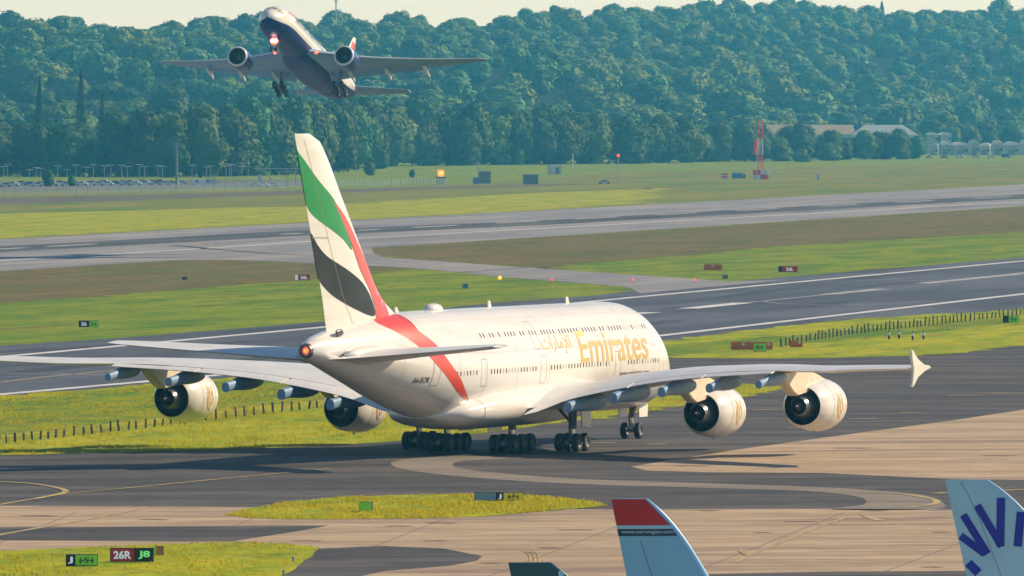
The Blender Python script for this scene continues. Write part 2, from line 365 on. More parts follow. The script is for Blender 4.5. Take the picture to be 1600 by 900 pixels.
sheet('dry_verge_beyond_link', [(578, 396), (580, 387), (1000, 361), (1600, 323), (2100, 291), (2100, 330), (1600, 362), (1200, 386), (975, 407), (880, 414), (860, 420), (740, 411), (600, 401)], 0.012, M['dry_grass'], ragged=1.0)
runway_n = sheet('near_runway', [(-400, 574), (0, 540), (175, 529), (350, 515), (507, 502), (650, 486), (787, 472), (937, 461), (1010, 451), (1140, 440), (1600, 402), (2100, 361), (2100, 439), (1600, 482), (1034, 534), (0, 620), (-400, 654)], 0.022, M['blue_asphalt'])
stripe('edge_line', [(-400, 592), (60, 552), (180, 541), (505, 511), (790, 484), (1000, 463.5), (1600, 407.5), (2100, 361)], 1.6, 0.040, M['white_line'], runway_n)
stripe('edge_line', [(-400, 653), (-100, 625), (1030, 524.5), (1600, 459), (2100, 402)], 1.6, 0.040, M['white_line'], runway_n)
stripe('centre_line', [(1075, 482), (1161, 473)], 2.8, 0.040, M['white_line'], runway_n)
stripe('centre_line', [(1161, 473), (1195, 470), (1292, 460)], 0.8, 0.040, M['old_white_line'], runway_n)
stripe('centre_line', [(1292, 460), (1380, 451)], 2.6, 0.040, M['old_white_line'], runway_n)
stripe('centre_line', [(1440, 443), (1560, 431), (1700, 416)], 2.6, 0.040, M['old_white_line'], runway_n)
stripe('centre_line', [(960, 492), (1018, 488)], 2.8, 0.040, M['white_line'], runway_n)
stripe('turn_line', catmull([(1192, 470), (1200, 472), (1240, 475), (1330, 476), (1480, 470)], 5), 0.5, 0.040, M['old_white_line'], runway_n)
stripe('centre_line', [(0, 583), (90, 584), (180, 586)], 0.9, 0.040, M['old_white_line'], runway_n)
stripe('turn_line', [(0, 597), (60, 590), (180, 578)], 0.5, 0.040, M['faint_yellow'], runway_n)
# near side: taxiway asphalt and tan concrete apron
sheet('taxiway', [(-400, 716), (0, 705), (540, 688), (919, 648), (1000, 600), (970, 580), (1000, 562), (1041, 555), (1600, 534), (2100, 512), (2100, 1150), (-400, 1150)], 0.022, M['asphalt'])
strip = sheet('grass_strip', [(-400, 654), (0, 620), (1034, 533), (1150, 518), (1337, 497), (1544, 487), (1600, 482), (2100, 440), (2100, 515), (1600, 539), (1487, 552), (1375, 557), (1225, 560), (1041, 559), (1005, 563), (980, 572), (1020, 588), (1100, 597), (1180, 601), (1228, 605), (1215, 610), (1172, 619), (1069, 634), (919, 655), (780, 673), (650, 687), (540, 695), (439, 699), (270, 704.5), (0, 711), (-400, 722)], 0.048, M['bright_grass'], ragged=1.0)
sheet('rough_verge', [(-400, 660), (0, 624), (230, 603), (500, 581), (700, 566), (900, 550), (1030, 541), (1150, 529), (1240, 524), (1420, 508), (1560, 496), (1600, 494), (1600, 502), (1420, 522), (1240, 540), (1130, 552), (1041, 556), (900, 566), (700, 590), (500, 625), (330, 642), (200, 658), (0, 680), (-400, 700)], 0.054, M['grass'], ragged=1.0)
sheet('upper_concrete', [(985, 729), (1040, 720), (1100, 711), (1141, 704), (1315, 680), (1480, 658), (1600, 640), (2100, 560), (2100, 753), (1600, 750), (1475, 748), (1287, 739), (1100, 738), (1010, 735)], 0.036, M['concrete'])
sheet('turn_shoulder', [(760, 713), (660, 715), (611, 723), (640, 735), (750, 747), (900, 756), (1100, 762), (1256, 767), (1340, 776), (1350, 788), (1300, 796), (1460, 796), (1472, 784), (1440, 773), (1366, 766), (1256, 760), (1100, 755), (900, 748), (790, 740), (725, 733), (707, 726), (725, 720), (790, 716)], 0.036, M['pale_concrete'], spline=4)
sheet('concrete_apron', [(-400, 790), (0, 790), (356, 792), (949, 796), (1300, 795), (1600, 797), (2100, 800), (2100, 1150), (-400, 1150)], 0.036, M['concrete'])
sheet('asphalt_lane', [(-400, 825), (0, 824), (356, 822), (514, 821), (470, 829), (360, 846), (0, 844), (-400, 848)], 0.044, M['asphalt'])
sheet('asphalt_curve', [(499, 857), (600, 853), (694, 857), (754, 869), (745, 876), (701, 884), (600, 892), (520, 910), (480, 960), (440, 960), (439, 900), (465, 884)], 0.044, M['asphalt'])
sheet('asphalt_strip', [(1050, 905), (1100, 897), (1300, 893), (1480, 892), (1800, 889), (1800, 1100), (900, 1100)], 0.044, M['asphalt'])
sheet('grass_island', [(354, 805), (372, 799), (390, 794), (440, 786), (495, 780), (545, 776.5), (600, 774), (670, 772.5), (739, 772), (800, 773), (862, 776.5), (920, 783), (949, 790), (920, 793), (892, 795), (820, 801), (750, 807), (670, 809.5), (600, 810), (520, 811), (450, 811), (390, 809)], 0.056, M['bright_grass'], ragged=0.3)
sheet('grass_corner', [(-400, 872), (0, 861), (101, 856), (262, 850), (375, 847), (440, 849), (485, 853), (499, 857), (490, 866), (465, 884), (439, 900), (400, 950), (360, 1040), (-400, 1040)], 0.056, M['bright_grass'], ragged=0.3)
stripe('taxi_line', [(-40, 797), (0, 788), (101, 771), (202, 762), (375, 745), (514, 732)], 0.35, 0.060, M['yellow_line'])
stripe('taxi_line', catmull([(-60, 751), (0, 752), (56, 756), (90, 762), (103, 767), (90, 772), (50, 780)], 5), 0.45, 0.062, M['yellow_line'])
stripe('apron_line', [(-60, 850), (0, 835), (150, 809), (229, 792.5)], 0.45, 0.060, M['faint_yellow'])
stripe('apron_line', [(1150, 878), (1172, 867), (1266, 828), (1322, 808)], 0.32, 0.060, M['faint_yellow'])
stripe('apron_line', [(1160, 860), (1172, 867)], 0.6, 0.064, M['faint_yellow'])
stripe('apron_line', [(1350, 803), (1358, 808), (1376, 813)], 0.6, 0.060, M['faint_yellow'])
stripe('turn_line', catmull([(1340, 770), (1410, 772), (1450, 778), (1464, 784), (1450, 789), (1415, 793)], 5), 0.5, 0.062, M['yellow_line'])
stripe('stop_line', [(1452, 797), (1492, 797)], 0.8, 0.062, M['old_white_line'])
stripe('edge_line', [(1460, 771), (1480, 769.5)], 0.9, 0.064, M['yellow_line'])
stripe('edge_line', [(1562, 766), (1620, 764)], 1.2, 0.064, M['yellow_line'])
for k in range(3):
    stripe('taxi_line', catmull([(816 + 7*k, 861), (824 + 7*k, 864), (828 + 7*k, 870), (829 + 7*k, 880)], 4), 0.10, 0.060, M['yellow_line'])
for a, b, v in ((1230, 1267, 668.6), (1325, 1371, 654.5), (1408, 1443, 644.5), (1480, 1540, 618), (1530, 1600, 614), (905, 960, 692), (1010, 1040, 694), (1180, 1215, 640)):
    stripe('worn_mark', [(a, v), (b, v - 0.6)], 0.9, 0.060, M['yellow_line'])
stain = mat('rusty_pavement_stain', (0.10, 0.045, 0.03), 0.9, c2=(0.2, 0.12, 0.08), scale=0.4)
for u, v, w, t in ((622, 822, 18, .9), (690, 817, 20, 1.0), (680, 845, 16, .8), (858, 856, 14, .9), (1366, 798, 14, 1.2), (1105, 798, 12, 1.2), (1190, 832, 10, .7), (1470, 832, 10, .7), (1425, 895, 12, .8), (1455, 886, 14, .8), (765, 880, 12, .8), (480, 845, 20, .8), (1560, 712, 22, 1.6), (1330, 700, 26, 1.2), (1080, 728, 24, 1.4), (60, 806, 26, 1.0), (240, 812, 20, .9), (900, 828, 26, .8), (1250, 815, 24, .7)):
    stripe('pavement_stain', [(u - w, v), (u, v - .4), (u + w, v + .2)], t, 0.052, stain)
joint = mat('dark_slab_joint', (0.16, 0.12, 0.09), .9)
for k in range(7):
    u0 = -150 + 300*k; stripe('slab_joint', [(u0, 905), (u0 + 120, 860), (u0 + 270, 800)], .10, 0.040, joint)
for v in (815, 836, 858, 880):
    stripe('slab_joint', [(-200, v + 3), (1900, v - 3)], .22, 0.0405, joint)

# ---------------------------------------------------------------- longer grass standing on the near lawns
def tufts(sheet_obj, n, hmin, hmax, seed, ymax=1e9):
    r = random.Random(seed); V = [v.co for v in sheet_obj.data.vertices]; tri = [(V[p.vertices[0]], V[p.vertices[1]], V[p.vertices[2]]) for p in sheet_obj.data.polygons]
    tri = [t for t in tri if min(q.y for q in t) < ymax]
    ar = np.array([((t[1] - t[0]).cross(t[2] - t[0])).length for t in tri]); cum = np.cumsum(ar)/ar.sum(); mb = MB(); k = 0
    while k < n:
        t = tri[int(np.searchsorted(cum, r.random()))]; u_, w_ = r.random(), r.random()
        if u_ + w_ > 1: u_, w_ = 1 - u_, 1 - w_
        p = t[0] + (t[1] - t[0])*u_ + (t[2] - t[0])*w_; k += 1
        if p.y > ymax or abs(p.x) > p.y*0.0575: continue
        cl = math.sin(p.x*.45 + 1.7*math.sin(p.y*.11))*math.sin(p.y*.21 + p.x*.13)
        if cl < -.25 and r.random() < .8: continue
        for q in range(4):
            an = r.uniform(0, 6.283); h = r.uniform(hmin, hmax)*(1.0 + .6*max(cl, 0)); w = r.uniform(.02, .05); bx_, by_ = r.gauss(0, .12), r.gauss(0, .12); dx, dy = math.cos(an), math.sin(an); ln = r.uniform(.1, .5)*h
            mb.add([(p.x + bx_ - dy*w, p.y + by_ + dx*w, p.z - .01), (p.x + bx_ + dy*w, p.y + by_ - dx*w, p.z - .01), (p.x + bx_ + dx*ln, p.y + by_ + dy*ln, p.z + h)], [(0, 1, 2)])
    o = mb.build('grass_tufts', TUFT, sheet_obj, recalc=False); o['kind'] = 'stuff'
TUFT = mat('long_grass_blades', (0.36, 0.33, 0.008), .8, c2=(0.52, 0.40, 0.05), scale=.25, spec=.1)
nt = TUFT.node_tree; tl = nt.nodes.new('ShaderNodeBsdfTranslucent'); tl.inputs[0].default_value = (0.58, 0.50, 0.02, 1); ms = nt.nodes.new('ShaderNodeMixShader'); ms.inputs[0].default_value = .5
nt.links.new(nt.nodes['Principled BSDF'].outputs[0], ms.inputs[1]); nt.links.new(tl.outputs[0], ms.inputs[2]); nt.links.new(ms.outputs[0], nt.nodes['Material Output'].inputs[0])
tufts(bpy.data.objects['grass_island'], 6500, .06, .16, 3); tufts(bpy.data.objects['grass_corner'], 6500, .06, .15, 4); tufts(bpy.data.objects['grass_strip'], 18000, .08, .20, 5, 900.0)

# ---------------------------------------------------------------- trees
def leaf(n, c, c2): return mat(n, c, 0.7, c2=c2, scale=0.22, rand=0.22, spec=0.15)
LEAF = [leaf('oak_leaves', (0.034, 0.105, 0.014), (0.12, 0.215, 0.034)), leaf('ash_leaves', (0.026, 0.11, 0.03), (0.085, 0.225, 0.055)), leaf('lime_leaves', (0.055, 0.12, 0.014), (0.16, 0.22, 0.03)),
        leaf('beech_leaves', (0.020, 0.065, 0.012), (0.06, 0.13, 0.025)), leaf('maple_leaves', (0.05, 0.12, 0.016), (0.165, 0.225, 0.036)), leaf('willow_leaves', (0.04, 0.125, 0.042), (0.12, 0.235, 0.075))]
DARK = [leaf('dark_oak_leaves', (0.018, 0.055, 0.010), (0.06, 0.125, 0.02)), leaf('dark_lime_leaves', (0.025, 0.065, 0.010), (0.09, 0.14, 0.02)), leaf('dark_yew_leaves', (0.014, 0.045, 0.010), (0.045, 0.10, 0.02))]  # darker-leaved species for the belt
CONIFER = mat('conifer_needles', (0.02, 0.045, 0.016), 0.8, c2=(0.035, 0.06, 0.02), scale=0.5, rand=0.2, spec=0.2)
BARK = mat('tree_bark', (0.07, 0.05, 0.035), 0.9, c2=(0.11, 0.085, 0.06), scale=2.0)
def crown_arrays(seed, h=16.0, w=9.0, base=3.0, nl=12, nq=1500, q=(0.32, 0.75), core=(9, 6)):
    """lobes of leaf clumps round a solid heart; returns verts, faces"""
    r = random.Random(seed); mb = MB(); lobes = []
    ch = h - base
    lobes.append((Vector((0, 0, base + ch*0.50)), Vector((w*0.80, w*0.80, ch*0.50))))
    for i in range(nl):
        a = 2*math.pi*(i + r.uniform(-0.3, 0.3))*0.618*1.0; t = (i + 0.5)/nl
        zz = base + ch*(0.14 + 0.74*t); prof = math.sin(math.pi*(0.24 + 0.68*t))
        d = w*0.58*prof*r.uniform(0.7, 1.1)
        rr = w*r.uniform(0.34, 0.58)
        lobes.append((Vector((d*math.cos(a), d*math.sin(a), zz)), Vector((rr, rr, rr*r.uniform(0.7, 0.95)))))
    for c, rad in lobes: mb.blob(c, rad*0.90, core[0], core[1], jit=0.10, rn=r)
    area = sum(rd.x*rd.x for _, rd in lobes)
    for c, rad in lobes:
        for _ in range(int(nq * rad.x*rad.x/area)):
            d = Vector((r.gauss(0, 1), r.gauss(0, 1), r.gauss(0.25, 1))).normalized()
            p = c + Vector((d.x*rad.x, d.y*rad.y, d.z*rad.z)) * r.uniform(0.90, 1.10)
            if any(((p - c2).x/r2.x)**2 + ((p - c2).y/r2.y)**2 + ((p - c2).z/r2.z)**2 < 0.6 for c2, r2 in lobes): continue
            n = (d + Vector((r.uniform(-.5, .5), r.uniform(-.5, .5), r.uniform(-.35, .55)))).normalized()
            qt = n.to_track_quat('Z', 'Y'); s = r.uniform(*q); s2 = s*r.uniform(0.6, 1.0); sp = r.uniform(0, 3.14); cs, sn = math.cos(sp), math.sin(sp)
            mb.add([p + qt @ Vector((x*cs - y*sn, x*sn + y*cs, 0)) for x, y in ((-s, -s2*0.4), (s*0.2, -s2), (s, s2*0.3), (-s*0.3, s2))], [(0, 1, 2, 3)])
    return mb
def trunk_mb(h, r0, base):
    t = MB(); t.tube((0, 0, -0.3), (0.1, 0, base + 1.0), r0, r0*0.6, 7)
    for k in range(4):
        a = k*1.6 + 0.4; t.tube((0.08, 0, base*0.8 + 0.3*k), (2.6*math.cos(a), 2.6*math.sin(a), base + 3.2 + 0.6*k), r0*0.4, r0*0.18, 5)
    return t
crowns = []; trunk_me = trunk_mb(16, 0.45, 3.0).mesh('trunk', BARK, 60)
for k in range(7):
    shp = [(16, 8.2, 0.2, 8), (17, 7.4, 0.3, 7), (15, 8.8, 0.2, 9), (18, 7.8, 0.4, 8), (14.5, 8.2, 0.2, 6), (16.5, 8.2, 0.3, 10), (17.5, 7.0, 0.3, 7)][k]
    mbk = crown_arrays(100 + k, shp[0], shp[1], shp[2], shp[3])
    crowns.append((mbk, [mbk.mesh('crown', LEAF[(k + 3*j) % 6], recalc=False) for j in range(2)] + [mbk.mesh('crown', DARK[k % 3], recalc=False)]))
def conifer_mb(seed, h=22.0, w=3.6):
    r = random.Random(seed); mb = MB(); mb.tube((0, 0, 1), (0, 0, h*0.97), w*0.55, 0.1, 9)
    for i in range(750):
        t = r.random()**0.8; rad = w*(1 - t)**0.85*r.uniform(0.75, 1.1) + 0.15; a = r.uniform(0, 6.283); p = Vector((rad*math.cos(a), rad*math.sin(a), 1.5 + t*(h - 1.5)))
        n = Vector((math.cos(a), math.sin(a), r.uniform(-0.2, 0.8))).normalized(); qt = n.to_track_quat('Z', 'Y'); s = r.uniform(0.35, 0.8)
        mb.add([p + qt @ Vector(c) for c in ((-s*.6, -s, 0), (s*.6, -s*.8, 0), (s*.2, s, 0))], [(0, 1, 2)])
    return mb
def tree(loc, scale, rz, k, label, group, sz=1.0, conifer=False, dark=False):
    o = empty('conifer_tree' if conifer else 'broadleaf_tree', loc, rz, label, 'tree', group)
    o.scale = (scale, scale, scale*sz)
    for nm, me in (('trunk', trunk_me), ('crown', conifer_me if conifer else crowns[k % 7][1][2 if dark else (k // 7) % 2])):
        c = bpy.data.objects.new(nm, me); col.objects.link(c); c.parent = o
    return o
conifer_me = conifer_mb(5).mesh('crown', CONIFER, recalc=False)
tr = random.Random(21); spots = []; n_big = 0
def ub(x, y): return 800 + FPX*x/y
# belt of tall trees at the foot of the hill: pixel column, depth, height
belt = []
u = -330.0
while u < 1960:
    base = np.interp(u, [-300, 0, 300, 480, 620, 1000, 1160, 1435, 1436, 1900], [3880, 3820, 3780, 3950, 4560, 4780, 5000, 5250, 6150, 6300])
    top = np.interp(u, [-300, 0, 120, 230, 300, 480, 560, 700, 900, 1000, 1080, 1160, 1200, 1230, 1260, 1290, 1310, 1340, 1380, 1434, 1437, 1520, 1600, 1900], [196, 196, 204, 176, 172, 166, 160, 176, 174, 190, 198, 186, 212, 206, 196, 208, 214, 208, 212, 214, 190, 196, 202, 200])
    for row in range(2):
        Y = base + row*45 + tr.uniform(-25, 25); uu = u + tr.uniform(-10, 10) + row*17
        topz = CAM_H + (175 - (top + tr.uniform(-7, 13) + row*-6)) / FPX * Y
        x = (uu - 800)*Y/FPX
        belt.append((x, Y, 0.0, max(topz, 7.0)))
    u += 33 * (3900/base)**0.6
for i, (x, y, z, h) in enumerate(belt):
    k = i; s = h/16.5; sxy = min(max(s*1.05, 0.85), 1.45)*tr.uniform(.9, 1.1)
    side = 'behind the far left car park' if ub(x, y) < 480 else ('behind the open field' if ub(x, y) < 1150 else 'on the right around the warehouses')
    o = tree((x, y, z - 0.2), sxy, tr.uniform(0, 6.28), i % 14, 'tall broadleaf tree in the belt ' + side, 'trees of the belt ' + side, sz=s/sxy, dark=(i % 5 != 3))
n_big = len(belt)
# the wooded hillside
hill = []
rows = 23
for r_ in range(rows):
    t = (r_ + 0.6)/rows
    x = -620.0
    while x < 620:
        y = fB(x) + HILL*t + tr.uniform(-55, 55)
        if abs(ub(x, y) - 800) < 1190 and y > fB(x) + 20:
            hill.append((x + tr.uniform(-4, 4), y, tr.choice((0.7, 0.9, 1.15, 1.35, 1.6, 1.9))*tr.uniform(.9, 1.1)*(1.12 - .36*t)))
        x += tr.uniform(12, 19)*(1.1 - .15*t)
inview = [p for p in hill if -40 < ub(p[0], p[1]) < 1640]
inview.sort(key=lambda p: p[1])
single = set(id(p) for p in inview[:max(0, 285 - n_big)])
mbw = MB(); VW = []; FW = []; MW = []; off = 0
lod = [crown_arrays(300 + k, *[(15, 8.8, 0.2, 6), (16, 8.0, 0.3, 8), (14, 9.0, 0.2, 5), (16.5, 8.4, 0.4, 9)][k], nq=640, q=(0.5, 1.05), core=(7, 5)) for k in range(4)]
arr = [(np.array(c.v), c.f) for c in lod]
for i, (x, y, s) in enumerate(hill):
    p = hill[i]; rz = tr.uniform(0, 6.28); k = tr.randrange(14); sz = tr.uniform(0.55, 0.8); z = ground_z(x, y) - 1.0
    if id(p) in single:
        tree((x, y, z), s, rz, k, 'broadleaf tree among the lower rows of the hazy wooded hillside', 'trees of the lower hillside wood', sz)
    else:
        A, Fk = arr[k % 4]; ca, sa = math.cos(rz), math.sin(rz)
        B = np.stack([x + s*(A[:, 0]*ca - A[:, 1]*sa), y + s*(A[:, 0]*sa + A[:, 1]*ca), z + s*sz*A[:, 2]], 1)
        VW.append(B); FW += [tuple(q + off for q in f) for f in Fk]; MW += [tr.randrange(6)]*len(Fk); off += len(A)
me = bpy.data.meshes.new('hillside_wood'); me.from_pydata(np.concatenate(VW).tolist(), [], FW)
for l in LEAF: me.materials.append(l)
me.polygons.foreach_set('material_index', MW)
o = bpy.data.objects.new('hillside_wood', me); col.objects.link(o)
tag(o, 'hazy blue green wood covering the upper hillside and skyline', 'wood', kind='stuff')
for u, v, Y, hgt, lab in ((62, 122, 3990, 1.0, 'dark narrow conifer at the far left, shorter of two'), (127, 108, 3990, 1.1, 'dark pointed conifer on the left, taller of two'), (160, 140, 4000, 0.8, 'small dark conifer right of the two pointed conifers')):
    top = at(u, v, Y).z; x = at(u, v, Y).x
    tree((x, Y, 0), 1.0*hgt, 0.3*u, 0, lab, None, sz=top/22.0/hgt, conifer=True)
for u, v, lab in ((1378, 0, 'dark tree standing up above the skyline, upper right'), (1566, 2, 'thin pointed tree above the skyline at the far right')):
    Y = 8650 if u < 1500 else 8850; p = at(u, v, Y); g = ground_z(p.x, Y); h = p.z - g
    tree((p.x, Y, g - 1), 1.2 if u < 1500 else 0.9, 1.0, 0, lab, None, sz=h/22.0/(1.2 if u < 1500 else 0.9), conifer=True)
# rounded bushes in the far field
def bush(u, v, wpx, hpx, lab, k, name='bush'):
    p = px(u, v); s = p.y/FPX; o = empty(name, p, k*1.3, lab, 'bush', None)
    c = bpy.data.objects.new('foliage', crowns[k % 7][1][0]); col.objects.link(c); c.parent = o
    c.scale = (wpx*s/17.0, wpx*s/17.0, hpx*s/14.0); c.location.z = -0.11*hpx*s
for u, v, w, h, lab, k in ((1222, 252, 44, 26, 'wide low bush just right of the red and white mast', 0), (1252, 253, 30, 22, 'small bush at the end of the wide low bush', 4), (1296, 251, 44, 28, 'round topped bush standing alone in the far field', 2),
                     (579, 274, 20, 19, 'round bush in front of the tree belt, left of the orange beacon', 5), (644, 277, 14, 11, 'small dark shrub just left of the orange beacon', 1),
                     (75, 291, 26, 22, 'dark bush between the car park lamps at far left', 3), (112, 291, 18, 16, 'small round bush in the car park', 6), (480, 283, 20, 14, 'dark shrub behind the tall white tail', 2)):
    bush(u, v, w, h, lab, k)

# ---------------------------------------------------------------- aircraft kit
P = {}
P['white'] = mat('cream_white_aircraft_paint', (0.79, 0.76, 0.71), 0.22, c2=(0.68, 0.64, 0.58), scale=0.8, stretch=(0.6, 0.12, 1.6), spec=0.5, coat=0.25, lo=0.45, hi=0.8)
P['wing_grey'] = mat('pale_wing_paint', (0.74, 0.75, 0.76), 0.35, c2=(0.64, 0.65, 0.67), scale=0.5)
P['fairing'] = mat('skylit_blue_fairing_tint', (0.20, 0.33, 0.50), 0.45, c2=(0.17, 0.28, 0.42), scale=0.8)  # blue skylight on the shaded rear ends put into the fairing colour
P['pylon'] = mat('cream_pylon_paint', (0.76, 0.66, 0.50), 0.45, c2=(0.66, 0.55, 0.40), scale=1.2)
P['metal'] = mat('bare_bright_metal', (0.75, 0.75, 0.77), 0.22, 0.95)
P['dark_metal'] = mat('heat_stained_metal', (0.16, 0.155, 0.16), 0.4, 0.8, c2=(0.08, 0.075, 0.075), scale=2.0)
P['bore'] = mat('black_duct_lining', (0.012, 0.012, 0.013), 0.7)
P['core'] = mat('grey_core_nozzle_metal', (0.20, 0.20, 0.21), 0.35, 0.7)
P['tyre'] = mat('black_tyre_rubber', (0.018, 0.018, 0.019), 0.75, c2=(0.03, 0.029, 0.028), scale=3.0)
P['hub'] = mat('grey_wheel_hub', (0.20, 0.20, 0.20), 0.45, 0.4)
P['strut'] = mat('grey_gear_leg_paint', (0.22, 0.22, 0.23), 0.45, 0.2, c2=(0.12, 0.12, 0.12), scale=3.0)
P['chrome'] = mat('polished_oleo_steel', (0.8, 0.8, 0.82), 0.12, 1.0)
P['glass'] = mat('dark_cabin_glass', (0.05, 0.035, 0.025), 0.15, spec=0.6)
P['seam'] = mat('dark_panel_seam', (0.24, 0.20, 0.17), 0.6)
P['red'] = mat('flag_red_paint', (0.76, 0.055, 0.016), 0.35, c2=(0.68, 0.042, 0.012), scale=0.5, coat=0.2)
P['green'] = mat('flag_green_paint', (0.004, 0.27, 0.06), 0.35, c2=(0.004, 0.24, 0.05), scale=0.5, coat=0.2)
P['black'] = mat('flag_black_paint', (0.016, 0.015, 0.016), 0.4, c2=(0.03, 0.028, 0.026), scale=0.7, spec=0.25)
P['gold'] = mat('gold_lettering_paint', (0.69, 0.49, 0.16), 0.4, 0.1, c2=(0.63, 0.41, 0.10), scale=0.6)
P['navy'] = mat('navy_blue_belly_paint', (0.006, 0.02, 0.15), 0.4, c2=(0.008, 0.024, 0.17), scale=0.4, spec=0.25)
P['navy_text'] = mat('dark_blue_lettering', (0.02, 0.025, 0.09), 0.4)
P['slat'] = mat('pale_slat_paint', (0.78, 0.80, 0.84), 0.3)
P['cowl_blue'] = mat('deep_blue_cowl_paint', (0.02, 0.05, 0.22), 0.3, coat=0.2)
P['blind'] = mat('lowered_cabin_blind', (0.45, 0.42, 0.38), 0.5)
P['red_lamp'] = mat('lit_red_lamp_glow', (0.8, 0.05, 0.02), 0.3, emit=(1.0, 0.10, 0.02), estr=4.0)
P['white_lamp'] = mat('lit_white_landing_lamp', (1, 1, 1), 0.2, emit=(1.0, 0.85, 0.8), estr=9.0)
P['orange_lamp'] = mat('lit_orange_lamp', (0.9, 0.25, 0.02), 0.3, emit=(1.0, 0.22, 0.01), estr=3.2)

class Fus:
    def __init__(s, ST, ZT, ZB, HW, S0, wf=0.46):
        s.ST = ST; s.zt, s.zb, s.hw = pchip(ST, ZT), pchip(ST, ZB), pchip(ST, HW); s.S0 = S0; s.wf = wf
    def pt(s, st, t, off=0.0):
        zt, zb, hw = s.zt(st), s.zb(st), s.hw(st); zw = zb + s.wf*(zt - zb); sn, cs = math.sin(t), math.cos(t)
        z = zw + ((zt - zw + off)*sn if sn > 0 else (zw - zb + off)*sn)
        return Vector(((hw + off)*cs, s.S0 - st, z))
    def sz(s, st, z, off=0.012, side=1):
        zt, zb = s.zt(st), s.zb(st); zw = zb + s.wf*(zt - zb)
        q = (z - zw)/((zt - zw) if z > zw else (zw - zb)); q = max(-0.995, min(0.995, q))
        p = s.pt(st, math.asin(q), off); p.x *= side
        return p
    def mesh(s, mb, n=96, ds=0.5, mfun=None, m=0):
        st = []
        a = s.ST[0]
        while a < s.ST[-1]:
            st.append(a); a += 0.12 if a < 2 else ds
        st.append(s.ST[-1]); rings = [[s.pt(q, 2*math.pi*k/n) for k in range(n)] for q in st]
        mb.rings(rings, m)
        return mb
def foil(xc, tc):
    return 5*tc*(0.2969*math.sqrt(max(xc, 0)) - 0.126*xc - 0.3516*xc*xc + 0.2843*xc**3 - 0.1036*xc**4)
XC = [0, 0.008, 0.03, 0.07, 0.13, 0.22, 0.33, 0.45, 0.58, 0.70, 0.82, 0.92, 1.0]
def wing_mb(sec, S0, side, nspan=26, camber=0.012, mb=None):
    """sec: (y, sLE, chord, zLE, zTE, thickness ratio)"""
    mb = mb or MB(); ys = [q[0] for q in sec]; F_ = [pchip(ys, [q[i] for q in sec]) for i in range(1, 6)]; rings = []
    for k in range(nspan + 1):
        y = ys[0] + (ys[-1] - ys[0])*k/nspan; sl, c, zl, zt, tc = [f(y) for f in F_]; ring = []
        for up in (1, -1):
            idx = range(len(XC)) if up == 1 else range(len(XC) - 2, 0, -1)
            for i in idx:
                x = XC[i]; z = zl + (zt - zl)*x + camber*c*4*x*(1 - x) + up*(foil(x, tc)*c + 0.02*x)
                ring.append(Vector((side*y, S0 - (sl + c*x), z)))
        rings.append(ring)
    return mb.rings(rings, 0)
def wing_at(sec, y, x, camber=0.012):
    ys = [q[0] for q in sec]; sl, c, zl, zt, tc = [pchip(ys, [q[i] for q in sec])(y) for i in range(1, 6)]
    return sl + c*x, zl + (zt - zl)*x + camber*c*4*x*(1 - x), c, foil(x, tc)*c
class Fin:
    """outline LE and TE as station over height; thickness from an aerofoil"""
    def __init__(s, zs, le, te, tc, S0): s.zs = zs; s.le, s.te = pchip(zs, le), pchip(zs, te); s.tc = tc; s.S0 = S0
    def pt(s, st, z, side=1, off=0.012):
        a, b = s.le(z), s.te(z); x = min(max((st - a)/(b - a), 0.0), 1.0)
        return Vector((side*(foil(x, s.tc)*(b - a) + 0.015 + off), s.S0 - st, z))
    def mesh(s, mb, n=26):
        rings = []
        for k in range(n + 1):
            z = s.zs[0] + (s.zs[-1] - s.zs[0])*k/n; a, b = s.le(z), s.te(z); ring = []
            for x in XC: ring.append(Vector((foil(x, s.tc)*(b - a) + 0.015*x, s.S0 - (a + (b - a)*x), z)))
            for x in reversed(XC[1:-1]): ring.append(Vector((-foil(x, s.tc)*(b - a) - 0.015*x, s.S0 - (a + (b - a)*x), z)))
            rings.append(ring)
        return mb.rings(rings)
def wheel_mb(r, w):
    mb = MB()
    prof = [(-w*0.28, r*0.30), (-w*0.36, r*0.52), (-w*0.44, r*0.50), (-w*0.5, r*0.72), (-w*0.48, r*0.88), (-w*0.36, r*0.98), (0, r), (w*0.36, r*0.98), (w*0.48, r*0.88), (w*0.5, r*0.72), (w*0.44, r*0.50), (w*0.36, r*0.52), (w*0.28, r*0.30)]
    mb.revolve(prof[2:-2], (0, 0, 0), 'x', 22, 0)
    mb.revolve([(-w*0.20, 0.02), (-w*0.30, r*0.20), (-w*0.22, r*0.36), (-w*0.36, r*0.44), (-w*0.44, r*0.50)], (0, 0, 0), 'x', 22, 1)
    mb.revolve([(w*0.44, r*0.50), (w*0.36, r*0.44), (w*0.22, r*0.36), (w*0.30, r*0.20), (w*0.20, 0.02)], (0, 0, 0), 'x', 22, 1)
    return mb
_wm = {}
def wheel(loc, r, w, parent):
    key = (r, w)
    if key not in _wm: _wm[key] = wheel_mb(r, w).mesh('wheel', [P['tyre'], P['hub']], 40)
    o = bpy.data.objects.new('wheel', _wm[key]); col.objects.link(o); o.parent = parent; o.location = loc
    return o
